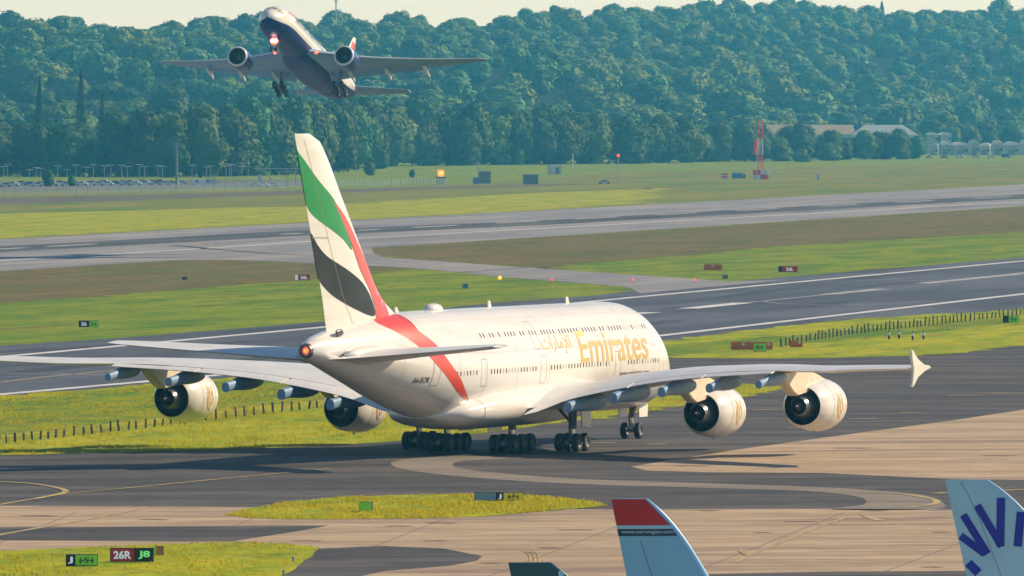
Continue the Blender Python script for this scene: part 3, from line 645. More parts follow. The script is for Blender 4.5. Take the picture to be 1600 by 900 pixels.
def bogie_gear(root, x, y, top, axles, gap, r, w, name='landing_gear', lean=0.0, brace=(0, 0), tilt=0.0, zc=None, thick=0.26):
    """strut with a bogie of twin-wheel axles; y forward, top = height of the attachment"""
    zc = r if zc is None else zc; mb = MB()
    mb.tube((x + lean, y, top), (x, y, zc + 1.0), thick, thick*0.92, 14, 0); mb.tube((x, y, zc + 1.05), (x, y, zc), thick*0.62, thick*0.62, 12, 1)
    mb.box((x, y, zc + 0.02), (0.30, (axles - 1)*1.7 + 0.5, 0.36), 0)
    mb.tube((x + lean*0.8, y + brace[1]*0.1, zc + 1.3), (x + brace[0], y + brace[1], top + 0.1), 0.12, 0.12, 8, 0)
    mb.tube((x, y - 0.35, zc + 0.35), (x, y - 0.6, zc + 1.0), 0.09, 0.09, 8, 0); mb.tube((x, y - 0.2, zc + 1.55), (x, y - 0.6, zc + 1.0), 0.09, 0.09, 8, 0)
    for k in range(axles):
        yy = y + (k - (axles - 1)/2)*1.7
        zz = zc + (k - (axles - 1)/2)*1.7*math.tan(tilt)
        mb.tube((x - gap/2 - 0.1, yy, zz), (x + gap/2 + 0.1, yy, zz), 0.10, 0.10, 10, 0)
    g = mb.build(name, [P['strut'], P['chrome']], root, 40)
    for k in range(axles):
        yy = y + (k - (axles - 1)/2)*1.7; zz = zc + (k - (axles - 1)/2)*1.7*math.tan(tilt)
        for sd in (-1, 1): wheel((x + sd*gap/2, yy, zz), r, w, g)
    return g
def nacelle(root, x, s0, z, S0, L=5.1, r_in=1.62, r_max=1.98, r_out=1.43, cowl=None, core=True, spin=0.0, lip=None, bore=None):
    o = (x, S0 - s0, z)
    prof = [(0.10, r_in*0.93), (0.02, r_in*0.97), (0, r_in), (0.03, r_in*1.035), (0.12, r_in*1.075), (0.35, r_in*1.13), (L*0.18, r_max*0.975), (L*0.36, r_max), (L*0.55, r_max*0.985), (L*0.75, r_max*0.91), (L*0.90, (r_max + r_out)/2*0.995), (L, r_out)]
    ca = MB()
    ca.revolve(prof[5:], o, n=48)
    e = ca.build('engine', cowl or P['white'], root, 50)
    MB().revolve(prof[:6], o, n=48).build('intake_lip', lip or P['metal'], e, 60)
    MB().revolve([(0.10, r_in*0.93), (0.9, r_in*0.97), (1.35, r_in*0.96)], o, n=40).build('intake_duct', bore or P['bore'], e, 60)
    fan = MB()
    fan.revolve([(1.1, 0.02), (1.2, r_in*0.16), (1.38, r_in*0.28)], o, n=24, m=1)
    for k in range(22):
        t = 2*math.pi*k/22; d = 0.20; c0, s0_, c1, s1 = math.cos(t), math.sin(t), math.cos(t + d), math.sin(t + d)
        ri, ro = r_in*0.27, r_in*0.95
        q = [(ri*c0, -1.30, ri*s0_), (ro*math.cos(t + .12), -1.22, ro*math.sin(t + .12)), (ro*math.cos(t + .12 + d), -1.42, ro*math.sin(t + .12 + d)), (ri*c1, -1.42, ri*s1)]
        fan.add([(o[0] + a, o[1] + b, o[2] + c) for a, b, c in q], [(0, 1, 2, 3)], 0)
    fan.revolve([(1.5, r_in*0.96), (1.5, 0.05)], o, n=30, m=2)
    fan.build('fan', [P['dark_metal'], P['core'], P['bore']], e)
    sg = MB()
    for dd, rq in ((L*0.20, r_max*0.981), (L*0.62, r_max*0.972)):
        sg.revolve([(dd, rq + .012), (dd + .035, rq + .012)], o, n=48)
    sg.build('cowl_seam', P['seam'], e)
    if core:
        rc = r_out*0.66
        MB().revolve([(L, r_out), (L - 0.06, r_out*0.975), (L - 1.4, r_out*0.99), (L - 1.5, rc)], o, n=44).build('bypass_duct', P['bore'], e, 60)
        MB().revolve([(L - 1.6, rc*1.08), (L - 0.2, rc*1.02), (L + 0.55, rc*0.80), (L + 0.9, rc*0.66), (L + 0.84, rc*0.63), (L + 0.2, rc*0.6)], o, n=36).build('core_nozzle', P['core'], e, 60)
        MB().revolve([(L + 0.2, rc*0.60), (L + 0.5, rc*0.42), (L + 1.0, rc*0.28), (L + 1.45, rc*0.05)], o, n=28, cap1=True).build('exhaust_plug', P['dark_metal'], e, 60)
        MB().tube((x, o[1] - L*0.5, z - r_max*0.985), (x, o[1] - L*0.5 - 0.06, z - r_max - 0.10), 0.06, 0.05, 8).build('drain_mast', P['strut'], e)
    return e
def slab(pts, x, w0, w1=None, tip=None):
    """side-view outline (y, z) extruded about x with half width w0, bevelled slightly to w1"""
    w1 = w1 if w1 is not None else w0*0.6
    c = Vector((sum(p[0] for p in pts)/len(pts), sum(p[1] for p in pts)/len(pts)))
    def ring(xx, k): return [Vector((xx, c.x + (p[0] - c.x)*k, c.y + (p[1] - c.y)*k)) for p in pts]
    mb = MB(); mb.rings([ring(x - w0, 0.93), ring(x - w1, 1.0), ring(x + w1, 1.0), ring(x + w0, 0.93)])
    return mb
def canoe_mb(x, y0, L, z0, hw, hh, droop=0.0):
    """flap track fairing: y0 = front, going aft"""
    mb = MB(); rings = []
    for k in range(13):
        t = k/12; w = max(0.05, math.sin(math.pi*min(1, 0.04 + t*0.96)**0.75))**0.6
        if t > 0.82: w = max(w, 0.62)
        ring = []
        for j in range(14):
            a = 2*math.pi*j/14; sq = 0.8
            ring.append(Vector((x + hw*w*math.copysign(abs(math.cos(a))**sq, math.cos(a)), y0 - L*t, z0 - droop*t*t + hh*w*math.copysign(abs(math.sin(a))**sq, math.sin(a)))))
        rings.append(ring)
    return mb.rings(rings)
def windows(name, fus, rows, parent, w=0.26, h=0.40, m=None):
    mb = MB()
    for s0, s1, z, pitch, sides in rows:
        n = int(round((s1 - s0)/pitch))
        for k in range(n + 1):
            s = s0 + (s1 - s0)*k/max(n, 1)
            for sd in sides:
                q = []
                for a, b in ((-.5, -.32), (-.28, -.5), (.28, -.5), (.5, -.32), (.5, .32), (.28, .5), (-.28, .5), (-.5, .32)):
                    q.append(fus.sz(s + a*w, z + b*h, 0.012, sd))
                mb.add(q if sd > 0 else q[::-1], [tuple(range(8))], 1 if rnd.random() < .22 else 0)
    o = mb.build(name, [m or P['glass'], P['blind']], parent); o['kind'] = 'stuff'
    return o
def frame_line(mb, fus, s0, s1, z0, z1, side, w=0.05):
    n = 8
    def strip(A):
        q = []
        for (a, b), (c, d) in A: q += [fus.sz(a, b, 0.010, side), fus.sz(c, d, 0.010, side)]
        mb.add(q, [(2*i, 2*i + 1, 2*i + 3, 2*i + 2) for i in range(len(A) - 1)])
    strip([((s0 - w, z0 + (z1 - z0)*k/n), (s0, z0 + (z1 - z0)*k/n)) for k in range(n + 1)])
    strip([((s1, z0 + (z1 - z0)*k/n), (s1 + w, z0 + (z1 - z0)*k/n)) for k in range(n + 1)])
    strip([((s0, z0 - w), (s0, z0)), ((s1, z0 - w), (s1, z0))]); strip([((s0, z1), (s0, z1 + w)), ((s1, z1), (s1, z1 + w))])

# ---------------------------------------------------------------- the four-engined double-decker
def double_decker():
    S0 = 33.6; yaw = R(21.785)
    root = empty('double_deck_airliner', (11.264 - S0*math.sin(yaw), 758.95 - S0*math.cos(yaw), 0.022), -yaw,
                 'huge cream double-deck airliner with gold lettering and a green, white, black and red tail', 'airliner')
    F_ = Fus([0, .5, 1.5, 3, 5, 7.5, 10, 13, 44, 48, 52, 56, 60, 64, 67, 69.5, 70.4], [5.25, 6.15, 7.1, 8.3, 9.5, 10.4, 10.8, 10.9, 10.9, 10.9, 10.87, 10.75, 10.5, 10.1, 9.7, 9.3, 8.95],
             [4.9, 4.0, 3.35, 2.85, 2.55, 2.42, 2.4, 2.4, 2.4, 2.7, 3.4, 4.3, 5.3, 6.25, 6.95, 7.55, 7.85], [.15, 1.0, 1.75, 2.45, 3.0, 3.35, 3.5, 3.57, 3.57, 3.56, 3.45, 3.15, 2.65, 2.0, 1.4, .85, .5], S0)
    body = F_.mesh(MB()).build('fuselage', P['white'], root, 60)
    windows('cabin_windows', F_, [(8.1, 15.0, 6.28, 0.62, (1, -1)), (19.1, 31.2, 6.28, 0.62, (1, -1)), (34.4, 43.4, 6.26, 0.62, (1, -1)), (46.3, 51.8, 6.26, 0.62, (1, -1)), (9.5, 44.0, 8.95, 0.62, (1, -1))], body, w=0.17, h=0.36)
    dm = MB()
    for s0, z0 in ((16.6, 5.15), (32.2, 5.15), (44.2, 5.2), (33.0, 7.75), (53.0, 5.5), (6.5, 5.1)):
        for sd in (1, -1): frame_line(dm, F_, s0, s0 + 1.1, z0, z0 + 2.0, sd, 0.04)
    o = dm.build('door_outlines', P['seam'], body); o['kind'] = 'stuff'
    sk = MB()
    for s in (9.0, 14.0, 19.5, 25.5, 31.5, 38.0, 44.5, 49.5, 54.0, 58.5, 62.5, 66.0):
        q = []
        for k in range(49):
            t = -1.5 + 3.14*k/48; q += [F_.pt(s, t, .008), F_.pt(s + .035, t, .008)]
        sk.add(q, [(2*i, 2*i + 1, 2*i + 3, 2*i + 2) for i in range(48)])
    for t in (-.75, .30, .98, 1.30):
        q = []
        for k in range(111):
            s = 8 + 58*k/110; p0, p1 = F_.pt(s, t, .008), F_.pt(s, t + .008, .008); q += [p0, p1]
        sk.add(q, [(2*i, 2*i + 1, 2*i + 3, 2*i + 2) for i in range(110)])
    sk.build('skin_seams', mat('faint_skin_seam', (0.52, 0.48, 0.43), .5), body)['kind'] = 'stuff'
    # livery
    stv = [(59.25, 1.352), (57.2, 1.57), (54.45, 1.60), (55.2, 1.35), (55.55, 1.10), (55.05, 0.724), (53.3, 0.414), (51.7, 0.127), (49.65, -0.136), (48.1, -0.376), (46.3, -0.632), (49.45, -0.446), (52.45, -0.144), (54.6, 0.112), (56.75, 0.406), (58.55, 0.693), (59.85, 1.042)]
    o = poly('red_band', stv, lambda s, t: F_.pt(s, t, 0.014), P['red'], body, (0.5, 0.06), 4); tag(o, 'red band sweeping down the rear fuselage')
    V, Fc = text2d('Emirates', 0.012)
    def em(a, b):
        s = 25.0 - a*14.6; z = 6.42 + b*2.45 - 0.004*a; return F_.sz(s, z, 0.014)
    o = wrapped('gold_lettering', V, Fc, em, P['gold'], body, (0.02, 0.08)); tag(o, 'gold lettering reading Emirates')
    try:
        V, Fc = text2d('\uFE95\uFE8D\uFEAD\uFE8E\uFEE3\uFEF9\uFE8D', 0.004)
        o = wrapped('arabic_lettering', V, Fc, lambda a, b: F_.sz(32.6 - a*6.0, 7.25 + b*1.45, 0.014), P['gold'], body, (0.04, 0.12)); tag(o, 'gold Arabic lettering')
    except Exception as e: print('arabic', e)
    V, Fc = text2d('www.emirates.com', 0.01)
    wrapped('web_address', V, Fc, lambda a, b: F_.sz(16.6 - a*6.4, 5.22 + b*0.42, 0.014), P['seam'], body, (0.05, 0.3))
    V, Fc = text2d('A6-EOR', 0.01)
    wrapped('registration', V, Fc, lambda a, b: F_.sz(56.7 - a*2.3, 5.72 + b*0.42, 0.014), mat('black_registration_paint', (0.05, 0.04, 0.04), 0.5), body, (0.1, 0.3))
    # cockpit glass
    cg = MB()
    for t0, t1 in ((0.62, 0.86), (0.90, 1.14), (1.18, 1.42), (1.72, 1.96), (2.0, 2.24), (2.28, 2.52)):
        cg.add([F_.pt(2.6, t0, .015), F_.pt(2.6, t1, .015), F_.pt(3.5, t1, .015), F_.pt(3.5, t0, .015)], [(0, 1, 2, 3)])
    cg.build('cockpit_windows', P['glass'], body)
    # belly fairing
    sh = pchip([17, 20, 25, 31, 38, 43, 47, 49.5], [0.2, 2.4, 3.9, 4.35, 4.35, 4.1, 3.3, 1.2]); sb = pchip([17, 20, 26, 32, 42, 46, 49.5], [2.45, 2.25, 1.95, 1.85, 1.85, 2.1, 2.9]); stp = pchip([17, 20, 26, 33, 42, 46, 49.5], [2.9, 3.4, 4.9, 5.3, 5.0, 4.4, 3.4])
    rings = []
    for k in range(61):
        s = 17 + 32.5*k/60; w, b, tp = sh(s), sb(s), stp(s); zc = b + (tp - b)*0.52; ring = []
        for j in range(40):
            a = 2*math.pi*j/40; ca, sa = math.cos(a), math.sin(a)
            ring.append(Vector((w*math.copysign(abs(ca)**0.72, ca), S0 - s, zc + ((tp - zc) if sa > 0 else (zc - b))*math.copysign(abs(sa)**0.85, sa))))
        rings.append(ring)
    bf = MB().rings(rings).build('belly_fairing', P['white'], root, 60)
    sm = MB()
    for s in (45.2, 33.0):
        w, b, tp = sh(s), sb(s), stp(s); zc = b + (tp - b)*0.52; q = []
        for j in range(21):
            a = -1.5 + 2.6*j/20; ca, sa = math.cos(a), math.sin(a)
            p = Vector(((w + .012)*abs(ca)**0.72, S0 - s, zc + ((tp - zc + .01) if sa > 0 else (zc - b + .01))*math.copysign(abs(sa)**0.85, sa)))
            q += [p, p + Vector((0, 0.06, 0))]
        sm.add(q, [(2*i, 2*i + 1, 2*i + 3, 2*i + 2) for i in range(20)])
    sm.build('panel_seam', P['seam'], bf)
    # wings.  full chord sections: y, sLE, sTE, zTE (trailing edge with flaps lowered), tc
    full = [(2.6, 20.8, 41.0, 2.65, 0.12), (5.5, 23.6, 41.1, 3.0, 0.115), (9.2, 27.0, 41.6, 4.2, 0.10), (14.2, 30.3, 42.2, 5.2, 0.092), (16.0, 31.5, 42.6, 5.5, 0.09), (20.5, 34.5, 43.7, 6.0, 0.085), (25.7, 37.9, 45.3, 6.36, 0.085), (30.0, 40.7, 46.8, 6.62, 0.085), (35.0, 44.0, 48.9, 6.85, 0.085), (39.6, 47.1, 51.0, 7.02, 0.085)]
    inc = pchip([0, 5.5, 14, 26, 39.6], [0.06, 0.05, 0.018, 0.005, 0.0]); FL = pchip([0, 26.0, 28.6, 40], [0.84, 0.84, 1.0, 1.0])
    sec = []
    for y, l, t, zt, tc in full:
        c = t - l; k = FL(y); drop = (1 - k)*c*0.17; zte = zt + drop; sec.append((y, l, c*k, zte + inc(y)*c*k, zte, tc/ (0.88 if k < 1 else 1)))
    for sd, nm in ((1, 'starboard'), (-1, 'port')):
        w = wing_mb(sec, S0, sd, 40).build('wing', P['wing_grey'], root, 50)
        ff = {q: pchip([a[0] for a in full], [a[i] for a in full]) for q, i in (('l', 1), ('t', 2), ('z', 3))}
        for y0, y1 in ((5.2, 13.9), (14.15, 20.4), (20.6, 26.6)):
            rings = []
            for k in range(9):
                y = y0 + (y1 - y0)*k/8; l, t, z = ff['l'](y), ff['t'](y), ff['z'](y); c = t - l; a0 = l + 0.825*c; zf = z + 0.155*c*0.17 - 0.02*c*0.1; cf = t - a0; ring = []
                for up in (1, -1):
                    for i in (range(len(XC)) if up == 1 else range(len(XC) - 2, 0, -1)):
                        x = XC[i]; ring.append(Vector((sd*y, S0 - (a0 + cf*x), zf - 0.02 + (z - zf)*x + up*foil(x, 0.10)*cf + 0.03*up*x)))
                rings.append(ring)
            MB().rings(rings).build('flap', P['wing_grey'], w, 50)
        for y, L, z, hw, hh in ((9.6, 7.6, 3.85, 0.55, 0.66), (13.4, 7.2, 4.6, 0.55, 0.66), (17.6, 6.8, 5.12, 0.50, 0.60), (21.8, 6.4, 5.5, 0.46, 0.55), (26.2, 5.6, 5.85, 0.40, 0.48)):
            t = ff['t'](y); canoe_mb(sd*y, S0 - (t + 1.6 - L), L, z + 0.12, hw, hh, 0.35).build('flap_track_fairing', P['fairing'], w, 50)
        wl = slab([(S0 - 47.4, 7.05), (S0 - 49.0, 7.28), (S0 - 50.4, 7.72), (S0 - 51.5, 8.38), (S0 - 51.9, 8.40), (S0 - 51.7, 7.7), (S0 - 51.4, 7.0), (S0 - 51.5, 6.4), (S0 - 51.8, 5.72), (S0 - 51.4, 5.72), (S0 - 50.4, 6.36), (S0 - 49.0, 6.76)], sd*39.72, 0.10, 0.06).build('wingtip_fence', P['white'], w)
        for xe, s_e, z_e, y_ in ((14.8, 23.6, 2.88, 14.8), (25.7, 31.2, 3.74, 25.7)):
            e = nacelle(root, sd*xe, s_e, z_e, S0)
            pts = [(S0 - (s_e + 0.9), z_e + 1.90), (S0 - (s_e + 2.6), z_e + 2.30), (S0 - (s_e + 5.2), z_e + 2.85 if xe < 20 else z_e + 2.75), (S0 - (s_e + 10.0), z_e + 2.75 if xe < 20 else z_e + 2.6), (S0 - (s_e + 10.4), z_e + 2.35), (S0 - (s_e + 8.2), z_e + 1.15), (S0 - (s_e + 7.2), z_e + 0.80), (S0 - (s_e + 5.0), z_e + 1.0), (S0 - (s_e + 3.2), z_e + 1.5)]
            slab(pts, sd*xe, 0.42, 0.30).build('engine_pylon', P['pylon'], root)
            if True:
                # calligraphic gold emblem on the cowl
                def cw(a, b, sgn=1, xe=xe, s_e=s_e, z_e=z_e):
                    d = 1.55 + a*1.2; r = 2.0 - 0.03*abs(a); t = b
                    return Vector((sd*xe + sgn*r*math.cos(t), S0 - (s_e + d), z_e + r*math.sin(t)))
                for sgn in (1, -1):
                    V = []; Fc = []
                    def st(pp, wd):
                        pp = catmull(pp, 4)
                        for i, (a, b) in enumerate(pp):
                            q0 = pp[max(i-1, 0)]; q1 = pp[min(i+1, len(pp)-1)]; dx, dy = q1[0]-q0[0], (q1[1]-q0[1]); n = math.hypot(dx, dy) or 1
                            V.extend([(a - dy/n*wd, b + dx/n*wd*0.7), (a + dy/n*wd, b - dx/n*wd*0.7)])
                            if i: Fc.append((len(V)-4, len(V)-3, len(V)-1, len(V)-2))
                    st([(0.1, 0.45), (0.15, 0.2), (0.1, -0.15), (0.3, -0.3), (0.5, -0.15)], 0.07); st([(0.5, 0.4), (0.52, 0.1), (0.5, -0.15)], 0.06)
                    st([(0.75, 0.5), (0.7, 0.15), (0.8, -0.1), (0.65, -0.35), (0.2, -0.5)], 0.07); st([(0.25, 0.25), (0.4, 0.05), (0.7, 0.1)], 0.05)
                    st([(0.95, 0.25), (0.98, 0.0), (0.9, -0.25)], 0.05)
                    wrapped('gold_emblem', V, Fc, lambda a, b: cw(a, b, sgn), P['gold'], e, None)
    # fin
    fin = Fin([9.3, 10.6, 11.3, 12.2, 15.5, 19.4, 23.2, 23.75, 24.1], [52.9, 53.6, 55.3, 56.9, 60.2, 63.9, 67.6, 68.4, 69.9], [66.5, 67.0, 67.2, 67.5, 69.0, 70.65, 72.2, 72.45, 72.6], 0.10, S0)
    fb = fin.mesh(MB()).build('tail_fin', P['white'], root, 50)
    GREEN = [(72.5, 23.79), (72.1, 22.91), (70.9, 22.12), (68.72, 20.72), (66.08, 19.31), (65.24, 18.47), (63.68, 16.82), (62.93, 15.59), (64.38, 16.36), (66.78, 17.23), (69.0, 18.0), (70.25, 18.75), (70.85, 19.9)]
    BLACK = [(69.62, 16.9), (68.5, 16.0), (67.13, 15.23), (65.34, 14.65), (63.42, 14.06), (61.0, 13.13), (59.54, 11.98), (59.05, 10.75), (61.36, 11.03), (65.34, 12.09), (67.5, 13.06), (68.35, 13.9), (69.0, 15.4)]
    RED = [(66.06, 19.17), (65.34, 18.42), (63.78, 16.91), (62.57, 15.54), (61.72, 14.46), (61.12, 13.84), (59.78, 12.65), (58.93, 11.36), (58.68, 10.51), (56.5, 10.6), (56.6, 11.6), (57.34, 12.41), (58.56, 13.52), (59.9, 14.66), (61.12, 15.72), (62.57, 16.95), (64.02, 18.04)]
    for nm, pts, mt in (('green_stripe', GREEN, P['green']), ('black_stripe', BLACK, P['black']), ('red_stripe', RED, P['red'])):
        for sd in (1, -1): poly(nm, pts, lambda s, z: fin.pt(s, z, sd, 0.015), mt, fb, (0.5, 0.8), 3)
    rl = MB()
    for z0, z1, x0, x1 in ((9.9, 23.6, 0.70, 0.70), (16.5, 16.55, 0.7, 1.0)):
        q = []
        for k in range(31):
            z = z0 + (z1 - z0)*k/30; a, b = fin.le(z), fin.te(z); x = x0 + (x1 - x0)*k/30
            q += [fin.pt(a + (b - a)*x, z, 1, 0.022), fin.pt(a + (b - a)*x + (0.05 if x0 == x1 else 0), z + (0.05 if x0 != x1 else 0), 1, 0.022)]
        rl.add(q, [(2*i, 2*i + 1, 2*i + 3, 2*i + 2) for i in range(30)])
    rl.build('rudder_seam', mat('grey_rudder_seam', (0.30, 0.28, 0.25), 0.6), fb)
    # tailplanes
    tp = [(0.6, 57.6, 10.8, 7.85, 7.70, 0.10), (2.6, 59.2, 9.6, 7.95, 7.82, 0.10), (8.0, 63.3, 6.8, 8.35, 8.25, 0.09), (14.2, 68.0, 3.9, 8.82, 8.78, 0.085), (15.1, 69.0, 2.9, 8.9, 8.87, 0.08)]
    for sd in (1, -1):
        t = wing_mb(tp, S0, sd, 20, 0.0).build('tailplane', P['wing_grey'], root, 50)
        fr = MB(); fr.blob((sd*1.95, S0 - 63.2, 8.0), (0.9, 4.4, 0.75), 20, 12); fr.build('tailplane_root_fairing', P['white'], t, 60)
    # tail cone outlet with its lit lamp, roof aerials, satellite dome
    ex = MB(); ex.revolve([(0, 0.56), (0.35, 0.50), (0.36, 0.36), (0.05, 0.34)], (0, S0 - 70.35, 8.40), n=28); ex.build('exhaust_outlet', P['dark_metal'], body, 50)
    MB().blob((0.06, S0 - 70.70, 8.42), (0.16, 0.14, 0.16), 16, 10).build('tail_lamp', P['red_lamp'], body, 60)
    MB().blob((0, S0 - 46.2, 10.93), (0.6, 1.3, 0.46), 24, 12).build('satellite_dome', P['white'], body, 60)
    for s, h in ((53.0, 0.35), (34.6, 0.48), (18.5, 0.5)):
        slab([(S0 - s, 10.85), (S0 - s - 0.7, 10.85), (S0 - s - 0.75, 10.9 + h), (S0 - s - 0.35, 10.9 + h)], 0, 0.06, 0.04).build('aerial', P['white'], body)
    MB().blob((1.0, S0 - 66.6, 9.65), (0.16, 0.7, 0.28), 12, 8).build('intake_scoop', P['dark_metal'], body, 60)
    # landing gear
    for sd in (1, -1):
        g = bogie_gear(root, sd*6.23, S0 - 33.6, 4.0, 2, 1.35, 0.70, 0.53, brace=(-sd*2.2, 0.6), thick=0.34)
        slab([(S0 - 32.2, 1.75), (S0 - 34.0, 1.95), (S0 - 34.4, 3.6), (S0 - 32.2, 3.5)], sd*7.15, 0.05, 0.04).build('gear_door', P['white'], g)
        g = bogie_gear(root, sd*2.63, S0 - 36.85, 2.6, 3, 1.53, 0.70, 0.53, brace=(sd*0.5, 1.2), thick=0.32)
        slab([(S0 - 35.5, 1.6), (S0 - 38.2, 1.6), (S0 - 38.4, 2.3), (S0 - 35.3, 2.3)], sd*1.2, 0.04, 0.03).build('gear_door', P['white'], g)
    g = bogie_gear(root, 0, S0 - 4.97, 3.0, 1, 1.15, 0.635, 0.46, name='nose_gear', brace=(0, 1.5), thick=0.22)
    for sd in (1, -1): slab([(S0 - 3.8, 1.7), (S0 - 5.6, 1.7), (S0 - 5.7, 2.7), (S0 - 3.7, 2.7)], sd*0.85, 0.04, 0.03).build('gear_door', P['white'], g)
    MB().blob((0.55, S0 - 4.4, 1.9), (0.14, 0.1, 0.14), 10, 8).build('gear_lamp', P['red_lamp'], g)
    return root
double_decker()

# ---------------------------------------------------------------- the twin-jet climbing out beyond
def climbing_twinjet():
    S0 = 30.0; Y = 1715; p = at(482, 89, Y)
    root = empty('climbing_twinjet', p, 0, 'white and navy twin-engined airliner climbing with its landing gear still down', 'airliner')
    root.rotation_euler = (R(14.6), R(0.4), R(167.0))
    rr = 3.1
    ST = [0, .4, 1.2, 2.5, 4.5, 7, 10, 45, 49, 53, 57, 60, 62.5, 63.7]
    F_ = Fus(ST, [-.55, .1, .75, 1.55, 2.5, 2.95, 3.1, 3.1, 3.1, 3.05, 2.95, 2.8, 2.5, 2.3], [-.95, -1.5, -2.05, -2.55, -2.9, -3.05, -3.1, -3.1, -2.7, -1.75, -.6, .35, 1.2, 1.6],
             [.12, .8, 1.45, 2.1, 2.7, 3.0, 3.1, 3.1, 3.05, 2.75, 2.1, 1.4, .7, .35], S0, 0.5)
    def zone(zlo, zhi, name, mt):
        mb = MB(); n = 64; st = []; a = 0.0
        while a < 63.7: st.append(a); a += 0.15 if a < 3 else 0.7
        st.append(63.7)
        rings = [[F_.pt(q, zlo + (zhi - zlo)*k/n) for k in range(n + 1)] for q in st]
        mb.rings(rings, closed=False, cap0=False, cap1=False); return mb.build(name, mt, root, 60)
    t0 = -0.30
    body = zone(t0, math.pi - t0, 'fuselage', P['white']); zone(math.pi - t0, 2*math.pi + t0, 'belly', P['navy'])
    windows('cabin_windows', F_, [(8, 56, 0.45, 0.62, (1, -1))], body, 0.26, 0.38)
    V, Fc = text2d('BRITISH AIRWAYS', 0.01)
    wrapped('lettering', V, Fc, lambda a, b: F_.sz(9.0 + a*20.0, 0.75 + b*1.5, 0.03, -1), P['navy_text'], body, (0.05, 0.2))
    poly('ribbon_emblem', [(5.2, 1.55), (6.4, 1.9), (8.2, 1.75), (8.6, 1.45), (6.6, 1.4)], lambda s, z: F_.sz(s, z, 0.03, -1), P['red'], body, (0.5, 0.3))
    cg = MB()
    for a, b in ((0.55, 0.85), (0.9, 1.2), (1.24, 1.52), (1.62, 1.9), (1.94, 2.24), (2.29, 2.59)):
        cg.add([F_.pt(2.2, a, .02), F_.pt(2.2, b, .02), F_.pt(3.2, b, .02), F_.pt(3.2, a, .02)], [(0, 1, 2, 3)])
    cg.build('cockpit_windows', P['glass'], body)
    bl = MB(); rings = []
    sh = pchip([17, 21, 26, 36, 41, 45], [.3, 2.5, 3.3, 3.3, 2.6, .5]); sb = pchip([17, 21, 26, 36, 41, 45], [-3.0, -3.35, -3.6, -3.6, -3.4, -2.95])
    for k in range(31):
        s = 17 + 28*k/30; rings.append([Vector((sh(s)*math.copysign(abs(math.cos(a))**.8, math.cos(a)), S0 - s, -2.0 + (abs(sb(s)) - 2.0)*math.sin(a))) for a in [2*math.pi*j/28 for j in range(28)]])
    bl.rings(rings).build('belly_fairing', P['navy'], root, 60)
    sec = [(2.2, 19.6, 14.2, -1.55, -2.3, .13), (9.6, 25.3, 8.9, -1.15, -1.55, .11), (18.0, 31.0, 5.9, -.15, -.35, .10), (26.0, 36.3, 3.4, 1.15, 1.05, .095), (29.6, 38.9, 2.0, 1.85, 1.82, .09), (30.45, 40.2, .9, 2.05, 2.03, .09)]
    under = mat('skylit_blue_grey_wing_skin', (0.18, 0.34, 0.58), 0.45)  # grey skin; blue skylight of the shaded underside put into its colour
    for sd in (1, -1):
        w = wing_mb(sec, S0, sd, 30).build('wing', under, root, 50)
        ld = [( y, l - 0.06, c*0.14, zl + .005, zl + (zt - zl)*.14, .24) for y, l, c, zl, zt, tc in sec]
        wing_mb(ld, S0, sd, 30, 0.0).build('leading_edge_slat', P['slat'], w, 50)
        for y in (7.0, 13.5, 20.0): canoe_mb(sd*y, S0 - (np.interp(y, [2, 9.6, 18, 26], [33, 33, 35, 38.3])) + 1.0, 4.6, np.interp(y, [7, 13.5, 20], [-2.2, -1.6, -.65]), .32, .42, .6).build('flap_track_fairing', P['wing_grey'], w, 50)
        mb = MB(); rings = []
        for k in range(9):
            y = 3.2 + (20.5 - 3.2)*k/8; s_, z_, c_, h_ = wing_at(sec, y, 0.93); cf = c_*0.2
            rings.append([Vector((sd*y, S0 - (s_ + cf*x*.93), z_ - .05 - cf*x*.36 + u_*foil(x, .12)*cf)) for u_, x in [(1, 0), (1, .1), (1, .4), (1, 1), (-1, .4), (-1, .1)]])
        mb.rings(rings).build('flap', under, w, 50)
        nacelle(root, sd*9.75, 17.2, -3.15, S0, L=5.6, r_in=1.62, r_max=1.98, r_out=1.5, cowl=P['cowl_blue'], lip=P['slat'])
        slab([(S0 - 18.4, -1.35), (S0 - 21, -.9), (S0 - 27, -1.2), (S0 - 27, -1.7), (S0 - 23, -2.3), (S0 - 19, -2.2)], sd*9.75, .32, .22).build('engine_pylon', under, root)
        tp = [(1.0, 54.6, 7.2, 1.25, 1.2, .10), (6, 58.4, 4.7, 1.75, 1.7, .09), (10.7, 62.0, 2.5, 2.3, 2.28, .09)]
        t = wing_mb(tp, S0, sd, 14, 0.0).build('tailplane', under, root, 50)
        bogie_gear(root, sd*5.5, S0 - 32.4, -1.9, 3, 1.4, .68, .5, brace=(-sd*2.2, .8), tilt=R(12), zc=-5.3, thick=.26)
        MB().blob((sd*3.75, S0 - 20.9, -1.62), (.34, .2, .26), 12, 8).build('landing_lamp', P['red_lamp'], root)
    g = bogie_gear(root, 0, S0 - 5.9, -2.7, 1, 1.0, .54, .4, name='nose_gear', brace=(0, -1.2), zc=-5.0, thick=.18)
    for sd in (1, -1):
        MB().blob((sd*.30, S0 - 5.50, -3.55), (.28, .20, .28), 14, 8).build('landing_lamp', P['white_lamp'], g)
        slab([(S0 - 5.2, -4.0), (S0 - 7.2, -4.0), (S0 - 7.2, -2.9), (S0 - 5.0, -2.9)], sd*.7, .04, .03).build('gear_door', P['navy'], g)
    MB().revolve([(0, .95), (.12, 1.0), (.2, .9)], (0, S0 - 5.35, -3.55), n=20, cap0=True).build('lamp_housing', P['red_lamp'], g, 50) if False else None
